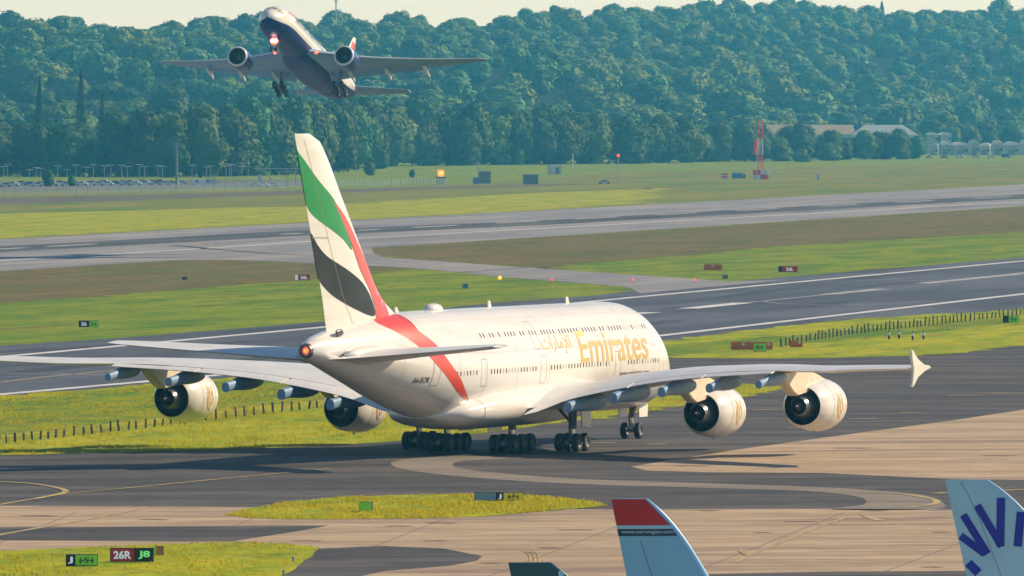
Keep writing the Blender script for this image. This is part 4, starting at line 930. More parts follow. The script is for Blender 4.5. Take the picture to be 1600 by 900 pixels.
    MB().blob((0, S0 - 5.75, -3.55), (.80, .14, .66), 16, 8).build('lamp_glow', P['red_lamp'], g)  # glowing disc standing in for the lens glow round the nose lamps
    fin = Fin([2.6, 4.0, 11.2, 12.2], [51.5, 53.4, 60.2, 61.6], [60.6, 61.0, 63.2, 63.5], .10, S0)
    fb = fin.mesh(MB()).build('tail_fin', P['white'], root, 50)
    blue = mat('royal_blue_tail_paint', (0.02, 0.04, 0.25), .35)
    for sd in (1, -1):
        poly('red_flag', [(60.3, 11.0), (62.9, 11.0), (62.3, 8.0), (59.0, 9.4)], lambda s, z: fin.pt(s, z, sd, .03), P['red'], fb, (.5, .5))
        poly('blue_flag', [(57.6, 8.0), (61.9, 6.6), (61.4, 5.0), (55.4, 5.4)], lambda s, z: fin.pt(s, z, sd, .03), blue, fb, (.5, .5))
        poly('red_flag', [(55.3, 5.1), (61.3, 4.4), (61.1, 3.5), (53.6, 3.9)], lambda s, z: fin.pt(s, z, sd, .03), P['red'], fb, (.5, .5))
climbing_twinjet()

# ---------------------------------------------------------------- parked jets whose tails rise into the picture
def parked_jet(name, label, tip_uv, Y, head, fin_h, finpar, white, tailmat, deco):
    """tip_uv: pixel of the rear top corner of the fin; finpar: tip chord, LE slope, TE slope, fin height"""
    S0 = 17.0; L = 37.0; tipc, le_s, te_s, fh = finpar; p = at(tip_uv[0], tip_uv[1], Y); top = p.z
    hv = Vector((math.cos(head), math.sin(head)))
    s_te = L + 0.3
    org = Vector((p.x, p.y)) - hv*(S0 - s_te)
    root = empty(name, (org.x, org.y, 0.02), head - math.pi/2, label, 'airliner')
    base = top - fh; cz = base - 1.9
    F_ = Fus([0, .5, 1.6, 3, 5, 7, 26, 30, 34, 36.5, L], [cz - .3, cz + .4, cz + 1.0, cz + 1.6, cz + 1.95, cz + 2, cz + 2, cz + 2, cz + 1.9, cz + 1.7, cz + 1.5], [cz - .6, cz - 1.1, cz - 1.6, cz - 1.85, cz - 2, cz - 2, cz - 2, cz - 1.3, cz + .1, cz + .8, cz + 1.1], [.1, .75, 1.3, 1.65, 1.95, 2, 2, 1.85, 1.2, .5, .25], S0, .5)
    b = F_.mesh(MB(), 40, .8).build('fuselage', white, root, 60)
    windows('cabin_windows', F_, [(5, 30, cz + .4, .8, (1, -1))], b)
    zs = [base - .4, base + fh*.12, base + fh*.93, top]
    le0 = lambda z: (s_te - tipc) - (top - z)*le_s; te0 = lambda z: s_te - (top - z)*te_s
    fin = Fin(zs, [le0(zs[0]) - 1.6, le0(zs[1]), le0(zs[2]), le0(top) + .12*tipc], [te0(z) for z in zs], .09, S0)
    fb = fin.mesh(MB(), 22).build('tail_fin', tailmat, root, 50)
    for sd in (1, -1):
        wing_mb([(1.6, 13, 6.2, cz - 1.0, cz - 1.2, .12), (6, 16, 4, cz - .6, cz - .7, .11), (17, 22.5, 1.5, cz + .6, cz + .58, .1)], S0, sd, 12).build('wing', P['wing_grey'], root, 50)
        wing_mb([(.5, 31.5, 3.6, cz + .9, cz + .85, .1), (6.3, 35, 1.3, cz + 1.5, cz + 1.48, .09)], S0, sd, 8, 0.0).build('tailplane', P['wing_grey'], root, 50)
        nacelle(root, sd*5.7, 11.2, cz - 1.9, S0, L=3.6, r_in=.85, r_max=1.05, r_out=.75)
        slab([(S0 - 12, cz - .85), (S0 - 16, cz - .6), (S0 - 17, cz - .9), (S0 - 14, cz - 1.3)], sd*5.7, .2, .14).build('engine_pylon', P['wing_grey'], root)
        bogie_gear(root, sd*3.7, S0 - 18.5, cz - 1.0, 1, .9, .56, .42, thick=.2, brace=(-sd*1.2, .4))
    bogie_gear(root, 0, S0 - 5, cz - 1.7, 1, .5, .4, .25, name='nose_gear', thick=.14, brace=(0, 1))
    deco(fin, fb, lambda du, dv: (s_te - du*Y/FPX/max(.3, math.cos(head)), top - dv*Y/FPX), top, s_te)
    return root
pale = mat('skylit_white_tail_paint', (0.48, 0.69, 0.92), 0.35, c2=(0.43, 0.64, 0.88), scale=1.0)  # white paint with the blue skylight of the shaded side mixed in
skyblue = mat('skylit_pale_blue_tail_paint', (0.28, 0.55, 0.86), 0.35, c2=(0.25, 0.51, 0.82), scale=1.0)  # pale blue, deepened to carry the skylight on the shaded side
deepred = mat('deep_red_tail_paint', (0.66, 0.010, 0.016), 0.4, c2=(0.58, 0.008, 0.012), scale=1.0)
navyband = mat('navy_web_band', (0.012, 0.03, 0.09), 0.4)
teal = mat('dark_teal_tail_paint', (0.02, 0.10, 0.14), 0.35, c2=(0.018, 0.085, 0.12), scale=1.0)
royal = mat('royal_blue_stroke_paint', (0.012, 0.012, 0.42), 0.4)
def deco_red(fin, fb, q, top, ste):
    for sd in (1, -1):
        f = lambda s, z: fin.pt(s, z, sd, .012)
        def edge(z, x): return fin.le(z) + (fin.te(z) - fin.le(z))*x
        def bandp(z0, z1, xa=.05): return [(edge(z0, 1), z0), (edge(z1, 1), z1), (edge(z1, xa), z1), (edge(z0, xa), z0)]
        poly('red_tip', bandp(top - .02, top - .90, .09), f, deepred, fb, (.3, .2))
        poly('white_line', bandp(top - .92, top - 1.03, .08), f, pale, fb, (.3, .2))
        poly('navy_band', bandp(top - 1.03, top - 1.27, .10), f, navyband, fb, (.3, .2))
        V, Fc = text2d('www.norwegian.com', .01)
        zc = top - 1.22; a, b = edge(zc, .96), edge(zc, .14)
        if sd == 1: wrapped('web_address', V, Fc, lambda x, y: fin.pt(a + (b - a)*x, zc + y*.15, 1, .018), pale, fb, (.1, .5))
    sm = MB(); pts = [fin.pt(edge(top - 1.4 - .2*k, .70), top - 1.4 - .2*k, 1, .012) for k in range(12)]
    for i in range(11): sm.add([pts[i], pts[i] + Vector((0, .02, 0)), pts[i+1] + Vector((0, .02, 0)), pts[i+1]], [(0, 1, 2, 3)])
    sm.build('rudder_seam', P['seam'], fb)
parked_jet('red_tipped_parked_jet', 'parked jet with a red topped pale blue tail and a web address band', (955, 780), 325, R(8), 0, (1.42, .78, .20, 6.0), P['white'], skyblue, deco_red)
def deco_strokes(fin, fb, q, top, ste):
    # blue brush strokes fanning over the tail, placed by offsets (m) from the rear top corner
    def bar(p0, p1, w):
        (a, b), (c, d) = p0, p1; n = Vector((d - b, -(c - a))).normalized()*w/2
        return [(a + n.x, b + n.y), (a - n.x, b - n.y), (c - n.x, d - n.y), (c + n.x, d + n.y)]
    for sd in (1, -1):
        for p0, p1, w in (((28, 55), (66, 116), 12), ((50, 40), (88, 104), 12), ((87, 28), (86, 104), 13), ((118, 50), (113, 104), 13), ((24, 88), (62, 116), 12), ((36, 130), (52, 146), 14), ((150, 70), (140, 110), 13)):
            pts = bar(q(*p0), q(*p1), w*363/FPX)
            poly('blue_stroke', pts, lambda s, z: fin.pt(s, z, sd, .012), royal, fb, (.3, .3))
    sm = MB(); pp = [fin.pt(fin.le(z) + (fin.te(z) - fin.le(z))*.68, z, 1, .016) for z in [top - .1 - .25*k for k in range(18)]]
    for i in range(17): sm.add([pp[i], pp[i] + Vector((0, .02, 0)), pp[i+1] + Vector((0, .02, 0)), pp[i+1]], [(0, 1, 2, 3)])
    sm.build('rudder_seam', P['seam'], fb)
parked_jet('blue_stroked_parked_jet', 'parked jet with a white tail covered in royal blue strokes', (1477, 750), 363, R(-6), 0, (1.85, .93, .22, 5.9), P['white'], pale, deco_strokes)
def deco_patch(fin, fb, q, top, ste):
    poly('pale_patch', [q(78, 14), q(86, 14), q(88, 26), q(78, 26)], lambda s, z: fin.pt(s, z, 1, .012), skyblue, fb)
parked_jet('dark_tailed_parked_jet', 'parked jet with a dark teal tail tip at the bottom edge', (794, 880), 279, R(10), 0, (1.45, .85, .20, 5.8), P['white'], teal, deco_patch)

# ---------------------------------------------------------------- signs
G = {}
G['case'] = mat('black_sign_case', (0.015, 0.015, 0.016), 0.5)
G['sblack'] = mat('black_sign_face', (0.012, 0.012, 0.014), 0.45)
G['sred'] = mat('backlit_dark_red_sign_face', (0.34, 0.012, 0.012), 0.45, emit=(0.30, 0.006, 0.008), estr=0.15)
G['sgreen'] = mat('backlit_yellow_green_sign_face', (0.22, 0.55, 0.03), 0.45, emit=(0.16, 0.55, 0.02), estr=0.16)
G['syellow'] = mat('backlit_yellow_sign_face', (0.66, 0.52, 0.02), 0.45, emit=(0.6, 0.5, 0.01), estr=0.15)
G['sblue'] = mat('blue_grey_sign_face', (0.25, 0.36, 0.46), 0.45)
G['twhite'] = mat('white_sign_lettering', (0.82, 0.84, 0.88), 0.5, emit=(0.75, 0.85, 0.95), estr=0.25)
G['tgreen'] = mat('green_sign_lettering', (0.30, 0.85, 0.25), 0.5, emit=(0.15, 0.9, 0.2), estr=0.3)
G['orange'] = mat('orange_barrier_plastic', (0.80, 0.20, 0.02), 0.5, c2=(0.66, 0.16, 0.02), scale=1.5)
G['post'] = mat('weathered_post_wood', (0.055, 0.04, 0.03), 0.9, c2=(0.09, 0.07, 0.05), scale=3.0)
G['wire'] = mat('fence_wire', (0.10, 0.10, 0.09), 0.6)
G['galv'] = mat('galvanised_steel', (0.42, 0.45, 0.48), 0.45, 0.4)
G['bluebox'] = mat('blue_cabinet_paint', (0.08, 0.28, 0.48), 0.5)
G['white'] = mat('white_cabin_paint', (0.72, 0.74, 0.76), 0.5, c2=(0.6, 0.62, 0.64), scale=0.8)
G['grey'] = mat('grey_cabin_paint', (0.22, 0.25, 0.27), 0.6, c2=(0.16, 0.19, 0.21), scale=0.8)
G['red'] = mat('red_mast_paint', (0.75, 0.03, 0.015), 0.5)
G['pink'] = mat('bright_red_windsock_cloth', (0.85, 0.06, 0.035), 0.7)
def sign(u0, u1, v0, v1, panels, label, cat='sign', leg=0.10, depth=0.28, lean=0.0):
    a, b = px(u0, v1), px(u1, v1); s = a.y/FPX; W = (u1 - u0)*s; Hh = (v1 - v0)*s; c = (a + b)/2
    o = empty('taxiway_sign', (c.x, c.y, 0), lean, label, cat)
    lg = max(Hh*leg, 0.06); fh = Hh - lg
    for k in (-0.38, 0.38): MB().box((W*k, 0, lg/2), (0.08, 0.08, lg)).build('leg', G['case'], o)
    MB().box((0, 0, lg + fh/2), (W, depth, fh)).build('case', G['case'], o)
    x = -W/2
    for fr, mt, txt, tm in panels:
        w = W*fr; m = min(0.06*W, 0.05) if W > 0.8 else 0.02
        p = MB().box((x + w/2, -depth/2 - 0.008, lg + fh/2), (w - m, 0.02, fh - m*1.4)).build('sign_face', mt, o)
        if txt:
            V, Fc = text2d(txt, 0.035); n = len(txt); tw = min(w*0.82, fh*0.55*n*0.78); th = fh*0.60
            cx = x + w/2; cz = lg + fh/2
            wrapped('lettering', V, Fc, lambda q, r: Vector((cx + (q - .5)*tw, -depth/2 - 0.024, cz + (r - .5)*th)), tm, p, None, False)
        x += w
    return o
sign(103, 153, 866, 886, [(0.29, G['sblack'], 'J', G['twhite']), (0.71, G['sgreen'], '←N→', G['sblack'])], 'black and green sign reading J and N with arrows, bottom left')
sign(172, 240, 856, 880, [(0.57, G['sred'], '26R', G['twhite']), (0.43, G['sblack'], 'J8', G['tgreen'])], 'large red and black sign reading 26R J8 on the corner grass')
sign(241, 255, 853, 869, [(0.4, G['sgreen'], None, None), (0.6, G['orange'], None, None)], 'small orange backed sign just behind the 26R sign', lean=R(-35))
sign(562, 582, 784, 801, [(1.0, G['sgreen'], None, None)], 'small square green sign on the grass island', lean=R(-12))
sign(741, 818, 769, 784, [(0.45, G['sblue'], None, None), (0.14, G['sblack'], 'J', G['twhite']), (0.41, G['syellow'], '←P→', G['sblack'])], 'long sign with blank blue panel and yellow panel reading P with arrows')
sign(123, 154, 501, 512, [(0.53, G['sblack'], '26', G['twhite']), (0.47, G['sgreen'], 'D→', G['sblack'])], 'black and green sign on the grass beyond the near runway, left')
sign(461, 484, 429, 439, [(0.22, G['twhite'], None, None), (0.78, G['sred'], '26L', G['twhite'])], 'small red sign with white end just left of the tall tail')
sign(1216, 1246, 416, 426, [(0.2, G['sblack'], None, None), (0.8, G['sred'], '26L', G['twhite'])], 'small dark red sign on the grass right of the link taxiway')
sign(1177, 1197, 536, 550, [(1.0, G['sgreen'], 'N→', G['sblack'])], 'green sign in front of the longer orange barrier')
sign(1567, 1592, 493, 505, [(0.35, G['sblack'], None, None), (0.65, G['sgreen'], 'N→', G['sblack'])], 'green and black sign at the right end of the post fence')
def barrier(u0, u1, v0, v1, label, n):
    a = px(u0, v1); s = a.y/FPX; W = (u1 - u0)*s; Hh = (v1 - v0)*s; o = empty('orange_barrier', px((u0 + u1)/2, v1), 0, label, 'barrier', None)
    for k in range(n):
        w = W/n; x = -W/2 + w*(k + .5); m = MB()
        q = [(-.5, 0), (.5, 0), (.42, .25), (.22, .45), (.18, 1.0), (-.18, 1.0), (-.22, .45), (-.42, .25)]
        m.rings([[Vector((x + sx*w*.49, a_*.5, b_*Hh)) for a_, b_ in q] for sx in (-1, 1)])
        b = m.build('barrier_block', G['orange'], o)
        if k % 3 == 1: MB().box((x, -.18, Hh*.72), (w*.35, .06, Hh*.35)).build('reflector', G['white'], b)
barrier(1142, 1207, 534, 547, 'long orange barrier of joined blocks at the left end of the post fence', 5)
barrier(1234, 1254, 532, 543, 'short orange barrier standing among the fence posts', 2)
barrier(1100, 1128, 413, 422, 'orange barrier on the grass near the far end of the link taxiway', 3)
# ---------------------------------------------------------------- post fences
def fence(pts, step, hpx, label):
    us = [p[0] for p in pts]; vs_ = [p[1] for p in pts]; o = empty('post_fence', px(us[0], vs_[0], 0.05), 0, label, 'fence'); org = Vector(o.location)
    me = {}
    u = us[0]; prev = None; k = 0
    while u <= us[-1]:
        p = px(u, float(np.interp(u, us, vs_)), 0.05) - org; hh = hpx*(p.y + org.y)/FPX*rnd.uniform(.75, 1.2)
        if 0 not in me: me[0] = MB().box((0, 0, 0.5), (0.13, 0.13, 1.0), taper=.9).mesh('post', G['post'])
        q = bpy.data.objects.new('post', me[0]); col.objects.link(q); q.parent = o; q.location = p; q.scale = (rnd.uniform(.8, 1.25), 1, hh); q.rotation_euler = (rnd.uniform(-.04, .04), rnd.uniform(-.13, .13), rnd.uniform(0, 1))
        if prev:
            k += 1
        prev = p
        u += step*rnd.uniform(.84, 1.16)
    for hz in (.3, .62, .92):
        m = MB()
        for i in range(len(pts) - 1):
            a = px(*pts[i], 0.05) - org; b = px(*pts[i+1], 0.05) - org; ha = hpx*(a.y + org.y)/FPX*hz; hb = hpx*(b.y + org.y)/FPX*hz
            m.tube(a + Vector((0, 0, ha)), b + Vector((0, 0, hb)), .012, .012, 4)
        m.build('wire', G['wire'], o)
fence([(-60, 700), (10, 692), (135, 679), (260, 665), (354, 653.5), (500, 637), (640, 621)], 14.2, 14.5, 'low dark post fence on the grass strip under the left wing')
fence([(1221, 542), (1262, 533), (1319, 524), (1382, 516), (1439, 510), (1562, 496), (1640, 487)], 6.4, 12.5, 'low dark post fence on the grass strip to the right of the nose')
# ---------------------------------------------------------------- small airfield things
def lamp_post(u, v, hpx, lamp, label, r=1.4, cat='lamp'):
    p = px(u, v, 0.03); s = p.y/FPX; o = empty('airfield_lamp', p, 0, label, cat); h = hpx*s
    MB().tube((0, 0, 0), (0, 0, h), .06, .06, 8).build('stem', G['case'], o)
    MB().blob((0, 0, h), r*s*1.0, 14, 9).build('lamp', lamp, o, 60)
red_l = mat('lit_red_guard_lamp', (.8, .03, .02), .4, emit=(1, .04, .02), estr=2.2)
lamp_post(781, 438, 4, P['orange_lamp'], 'lit orange lamp at the edge of the link taxiway', 2.8)
for u, lab in ((862, 'lit red lamp on the link taxiway, leftmost of three'), (989, 'lit red lamp on the link taxiway, middle of three'), (1085, 'lit red lamp on the link taxiway, rightmost of three')):
    lamp_post(u, 439.5, 2.5, red_l, lab, 1.6)
def cabinet(u0, u1, v0, v1, mt, label, name='equipment_cabinet', depth=None, roof=None, door=True):
    a = px((u0 + u1)/2, v1); s = a.y/FPX; W = (u1 - u0)*s; Hh = (v1 - v0)*s; d = depth or W*.8
    o = empty(name, a, R(12), label, 'cabinet')
    MB().box((0, 0, Hh*.47), (W*.94, d*.94, Hh*.94)).build('wall', mt, o); MB().box((0, 0, Hh*.97), (W, d, Hh*.07)).build('roof', roof or G['galv'], o)
    if door: MB().box((W*.12, -d*.475, Hh*.40), (W*.3, .04, Hh*.72)).build('door', G['grey'], o)
    MB().box((0, 0, .04), (W*1.04, d*1.04, .08)).build('plinth', G['galv'], o)
    return o
cabinet(723, 731, 443, 451, G['bluebox'], 'small blue box on the grass below the orange lamp')
cabinet(1129, 1137, 429, 436, G['grey'], 'small dark box on the verge beside the link taxiway')
cabinet(748, 766, 267, 287, G['grey'], 'grey hut with pale end wall in the far field')
cabinet(739, 749, 277, 288, G['bluebox'], 'blue box leaning against the grey hut')
cabinet(818, 840, 272, 288, G['grey'], 'grey blue equipment shelter right of the hut')
cabinet(857, 877, 258, 272, G['white'], 'white cabin alone in the far field', roof=G['white'])
cabinet(1144, 1160, 270, 279, G['bluebox'], 'low blue grey tank box left of the red and white mast', roof=G['bluebox'])
cabinet(1161, 1165, 272, 279, G['grey'], 'narrow dark box between the blue tank box and the mast')
cabinet(1274, 1280, 272, 280, G['white'], 'tiny pale marker box right of the mast')
cabinet(285, 292, 432, 438, G['case'], 'small black box in the dry grass on the left')
o = empty('striped_board', px(1132, 280), 0, 'red and white striped marker board left of the blue tank box', 'marker'); s = o.location.y/FPX
for k in range(4): MB().box((0, 0, (.6 + 2.1*k + 1)*s), (10*s, .3, 2.1*s)).build('stripe', G['white'] if k % 2 == 0 else G['red'], o)
for k in (-1, 1): MB().box((k*3*s, .1, .5*s), (.2, .2, 1.0*s)).build('leg', G['case'], o)
# orange beacon board on a trestle
o = empty('beacon_board', px(689, 290), 0, 'glowing orange beacon board on a dark trestle in the far field', 'beacon'); s = o.location.y/FPX
MB().blob((0, -.5, 19.5*s), (3.0*s, .4, 3.0*s), 18, 10).build('lamp', P['orange_lamp'], o, 40)
MB().box((0, .2, 19.5*s), (9*s, .3, 9*s)).build('backboard', P['red_lamp'], o)
for k in (-7, -2.5, 2.5, 7): MB().tube((k*s, 0, 0), (k*s*.7, 0, 13*s), .22, .22, 6).build('leg', G['galv'], o)
MB().box((0, 0, 12.8*s), (18*s, 2.5, 1.4*s)).build('platform', G['case'], o)
def mast(u, v0, v1, label, name='thin_mast', top=None, arms=(), r=.12, mt=None, cat='mast', gz=None):
    p = px(u, v1) if gz is None else gz; s = p.y/FPX; h = (v1 - v0)*s if gz is None else at(u, v0, p.y).z - p.z; o = empty(name, p, 0, label, cat)
    MB().tube((0, 0, 0), (0, 0, h), r, r*.7, 8).build('pole', mt or G['galv'], o)
    for z, w in arms: MB().box((0, 0, h*z), (w*s, .25, .25)).build('arm', mt or G['galv'], o)
    if top: MB().blob((0, 0, h), 2.2*s, 12, 8).build('lamp', top, o, 60)
    return o
mast(966, 243, 288, 'slender mast topped by a red lamp in the far field', top=red_l, arms=((.82, 3), (.7, 3)), r=.22)
mast(895, 240, 263, 'bare pale mast in front of the tree belt', r=.3, mt=G['white'])
mast(747, 252, 280, 'short aerial mast above the grey hut', arms=((.9, 8), (.62, 9)), r=.2)
mast(276, 222, 296, 'tall grey mast with a platform above the car park lamps', arms=((.96, 18), (.9, 12)), r=.5, mt=G['grey'])
Ym = 6850.0; pm = at(525, 20, Ym)
mm = mast(525, 0, 40, 'tall telecom mast on the wooded skyline behind the climbing airliner', arms=((.985, 5), (.965, 7), (.94, 6), (.91, 3)), r=.6, mt=G['galv'], gz=Vector((pm.x, Ym, ground_z(pm.x, Ym))))
# red and white lattice mast on a checkered hut, and its windsock
o = empty('lattice_mast', px(1188, 280), 0, 'red and white lattice mast on a checkered hut in the far field', 'mast'); s = o.location.y/FPX; Ht = 92*s
for k in range(3):
    m = MB(); z0 = (16*s if k == 0 else [0, 38*s, 64*s][k]); z1 = [38*s, 64*s, 92*s][k]; w = .92
    for ax in (-1, 1):
        for ay in (-1, 1): m.tube((ax*w, ay*w, z0), (ax*w, ay*w, z1), .13, .13, 6)
    n = 4
    for i in range(n):
        a, b = z0 + (z1 - z0)*i/n, z0 + (z1 - z0)*(i + 1)/n
        for f in ((-1, -1, 1, -1), (1, -1, 1, 1), (1, 1, -1, 1), (-1, 1, -1, -1)):
            q = f if i % 2 else (f[2], f[3], f[0], f[1])
            m.tube((q[0]*w, q[1]*w, a), (q[2]*w, q[3]*w, b), .075, .075, 5); m.tube((f[0]*w, f[1]*w, b), (f[2]*w, f[3]*w, b), .075, .075, 5)
    m.build('lattice_section', [G['red'], G['white'], G['red']][k], o)
for i in range(2):
    for j in range(2): MB().box(((i - .5)*11*s, 0, (3.6 + j*7.2)*s), (11*s, 4.5, 7.2*s)).build('hut_panel', G['red'] if (i + j) % 2 else G['white'], o)
MB().box((-5*s, 0, 90*s), (14*s, .2, .2)).build('aerial_arm', G['galv'], o)
MB().box((13*s, 0, 6*s), (4*s, 2, 11*s)).build('step', G['white'], o)
o = empty('windsock', px(1182, 281), 0, 'bright red windsock hanging on a pole beside the lattice mast', 'windsock')
MB().tube((0, -2, 0), (0, -2, 64*s), .12, .1, 6).build('pole', G['galv'], o)
m = MB(); m.rings([[Vector((x*s + r_*s*math.cos(a), -2 + r_*s*math.sin(a), z*s + .12*r_*s*math.cos(a))) for a in [2*math.pi*j/14 for j in range(14)]] for x, z, r_ in ((-.5, 62, 3.2), (-1.2, 56, 3.1), (-2.2, 48, 2.7), (-3.2, 40, 2.2))])
m.build('sock', G['pink'], o, 60)
# marker posts on the right-hand grass
for i, (u, v) in enumerate(((1389, 530), (1405, 529), (1426, 531), (1443, 530))):
    p = px(u, v, .05); s = p.y/FPX; o = empty('marker_post', p, 0, ['leftmost of four short black and white marker posts on the right grass', 'second from left of four short black and white marker posts', 'third from left of four short black and white marker posts', 'rightmost of four short black and white marker posts'][i], 'marker')
    MB().tube((0, 0, 0), (0, 0, 6*s), .12, .12, 8).build('stem', G['case'], o); MB().tube((0, 0, 6*s), (0, 0, 11*s), .14, .14, 8).build('band', G['white'], o)
    MB().tube((0, 0, 11*s), (0, 0, 13*s), .12, .10, 8).build('cap', G['case'], o)
for u, v, lab in ((458, 878, 'blue edge marker on the corner grass'), (443, 899, 'blue edge marker at the bottom tip of the corner grass')):
    p = px(u, v, .05); s = p.y/FPX; o = empty('edge_marker', p, 0, lab, 'marker'); MB().tube((0, 0, 0), (0, 0, 6*s), .05, .05, 8).build('stem', G['bluebox'], o); MB().blob((0, 0, 6.5*s), .08, 10, 7).build('cap', G['bluebox'], o, 60)
# ---------------------------------------------------------------- car park on the left
CARP = [mat(n, c, .3, coat=.4) for n, c in (('white_car_paint', (.75, .75, .76)), ('silver_car_paint', (.5, .52, .54)), ('black_car_paint', (.02, .02, .025)), ('blue_car_paint', (.05, .12, .3)), ('red_car_paint', (.4, .03, .03)))]
CN = ['white', 'silver', 'black', 'blue', 'red']
def car(loc, rz, k, label, van=False):
    o = empty('parked_car', loc, rz, label, 'car', None)
    pr = [(-2.15, .35), (-2.2, .75), (-1.9, .95), (-1.3, 1.0), (-.7, 1.45), (.9, 1.47), (1.6, 1.0), (2.1, .9), (2.2, .55), (2.15, .3)] if not van else [(-2.5, .4), (-2.55, 1.0), (-2.0, 1.3), (-1.4, 2.2), (2.5, 2.25), (2.55, .4)]
    m = MB(); m.rings([[Vector((a, y*w, b)) for a, b in pr] for y, w in ((-.9, .9), (-.78, 1), (.78, 1), (.9, .9))]); m.build('body', CARP[k], o)
    g = MB(); zz = (1.0, 1.4) if not van else (1.4, 2.0)
    for sd in (-1, 1): g.add([(-1.1, sd*.83, zz[0]), (1.35 if not van else -.2, sd*.83, zz[0]), (.85 if not van else -.2, sd*.83, zz[1]), (-.7 if not van else -1.0, sd*.83, zz[1])], [(0, 1, 2, 3)])
    g.build('windows', P['glass'], o)
    for a in (-1.4, 1.4):
        for sd in (-1, 1):
            w = bpy.data.objects.new('wheel', carw); col.objects.link(w); w.parent = o; w.location = (a, sd*.78, .32); w.rotation_euler = (0, 0, math.pi/2)
carw = wheel_mb(.32, .22).mesh('wheel', [P['tyre'], P['hub']], 40)
cl = [(8, 292, 1), (57, 291.5, 0), (64, 289.5, 0), (82, 290.5, 1), (104, 290.5, 0), (128, 290, 0), (141, 288.5, 1), (153, 290, 0), (168, 289.5, 0), (181, 288.5, 3), (196, 290, 1), (212, 289.5, 0), (228, 288.5, 0), (243, 289.5, 1), (257, 289, 0), (20, 290.5, 0), (33, 289, 1), (46, 290, 3), (92, 288.5, 1), (118, 288.2, 1), (163, 287.3, 0), (190, 287.2, 0), (204, 287, 1), (221, 286.8, 0), (236, 287, 0), (250, 286.6, 3), (270, 288.6, 1), (283, 288.2, 0), (400, 292.5, 1), (412, 292.3, 0), (424, 292, 1)]
cnt = {}
for u, v, k in cl: cnt[k] = cnt.get(k, 0) + 1
seen = {}
ordw = ['first', 'second', 'third', 'fourth', 'fifth', 'sixth', 'seventh', 'eighth', 'ninth', 'tenth', 'eleventh', 'twelfth', 'thirteenth', 'fourteenth', 'fifteenth', 'sixteenth', 'seventeenth', 'eighteenth', 'nineteenth', 'twentieth', 'twenty-first', 'twenty-second', 'twenty-third', 'twenty-fourth', 'twenty-fifth', 'twenty-sixth', 'twenty-seventh']
cl.sort()
for u, v, k in cl:
    n = seen.get(k, 0); seen[k] = n + 1
    lab = '%s car in the far left car park' % CN[k] if cnt[k] == 1 else '%s car in the far left car park, %s of that colour from the left' % (CN[k], ordw[n])
    car(px(u, v), R(rnd.choice([8, 172, 12, 5])), k, lab)
car(px(310, 290.5), R(8), 0, 'white van parked left of the tall tail', True); car(px(327, 290), R(8), 1, 'silver van parked right of the white van', True)
car(px(944, 287.5), R(185), 1, 'pale car driving on the far field track beside the red lamp mast')
lamp0 = None
lampu = [(6, 260), (12, 257), (46, 265), (57, 262), (64, 263), (75, 266), (90, 259), (105, 265), (119, 258), (135, 261), (146, 257), (163, 259), (173, 258), (190, 258), (199, 260), (218, 257), (226, 260), (247, 259), (254, 260), (300, 258), (323, 261), (329, 259), (353, 259), (359, 256), (362, 258), (378, 260), (388, 260)]
for i, (u, vt) in enumerate(lampu):
    v = 286 + rnd.uniform(-2, 4); p = px(u, v); s = p.y/FPX; h = (v - vt)*s
    lab = 'twin headed lamp post in the far left car park'
    if lamp0 is None:
        lamp0 = empty('lamp_post', p, 0, lab, 'lamp post', 'lamp posts of the far car park')
        MB().tube((0, 0, 0), (0, 0, 1.0), .10, .08, 7).build('pole', G['galv'], lamp0)
        for sd in (-1, 1): MB().box((sd*.75, 0, 1.0), (1.2, .55, .03)).build('lamp_head', G['white'], lamp0)
        o = lamp0
    else: o = copy_tree(lamp0)
    o['label'] = '%s twin headed lamp post from the left in the far car park' % ordw[i]
    o.location = p; o.scale = (1, 1, h); o.rotation_euler = (0, 0, rnd.uniform(-.5, .5))
# pale steel gantry beside the tall tail
o = empty('entrance_gantry', px(440, 290), 0, 'pale blue steel gantry frame beside the tall tail', 'gantry'); s = o.location.y/FPX
for x in (-18, 8, 22, 40): MB().box((x*s, 0, 13*s), (1.3*s, .4, 26*s)).build('upright', G['galv'], o)
MB().box((0, 0, 26.5*s), (88*s, .5, 1.6*s)).build('beam', G['galv'], o); MB().box((6*s, -.4, 22*s), (30*s, .3, 1.4*s)).build('beam', G['galv'], o); MB().box((-34*s, 0, 10*s), (6*s, 1.2, 14*s)).build('booth', G['white'], o)
# perimeter fence in front of the car park
mesh_m = mat('blue_grey_chain_link', (.13, .17, .20), .6); nt = mesh_m.node_tree
tr_ = nt.nodes.new('ShaderNodeBsdfTransparent'); mx = nt.nodes.new('ShaderNodeMixShader'); mx.inputs[0].default_value = .38
nt.links.new(tr_.outputs[0], mx.inputs[1]); nt.links.new(nt.nodes['Principled BSDF'].outputs[0], mx.inputs[2]); nt.links.new(mx.outputs[0], nt.nodes['Material Output'].inputs[0])
o = empty('perimeter_fence', px(200, 301), 0, 'long blue grey chain link fence in front of the far car park', 'fence'); org = Vector(o.location)
fp = [(-60, 306), (120, 303), (300, 299), (480, 293), (640, 289), (700, 288)]; pm_ = MB().box((0, 0, 1.25), (.14, .14, 2.5)).mesh('post', G['galv'])
for i in range(len(fp) - 1):
    a, b = px(*fp[i]) - org, px(*fp[i+1]) - org; d = (b - a)
    MB().add([a, b, b + Vector((0, 0, 2.4)), a + Vector((0, 0, 2.4))], [(0, 1, 2, 3)]).build('mesh_panel', mesh_m, o)
    for k in range(11):
        q = bpy.data.objects.new('post', pm_); col.objects.link(q); q.parent = o; q.location = a + d*k/11
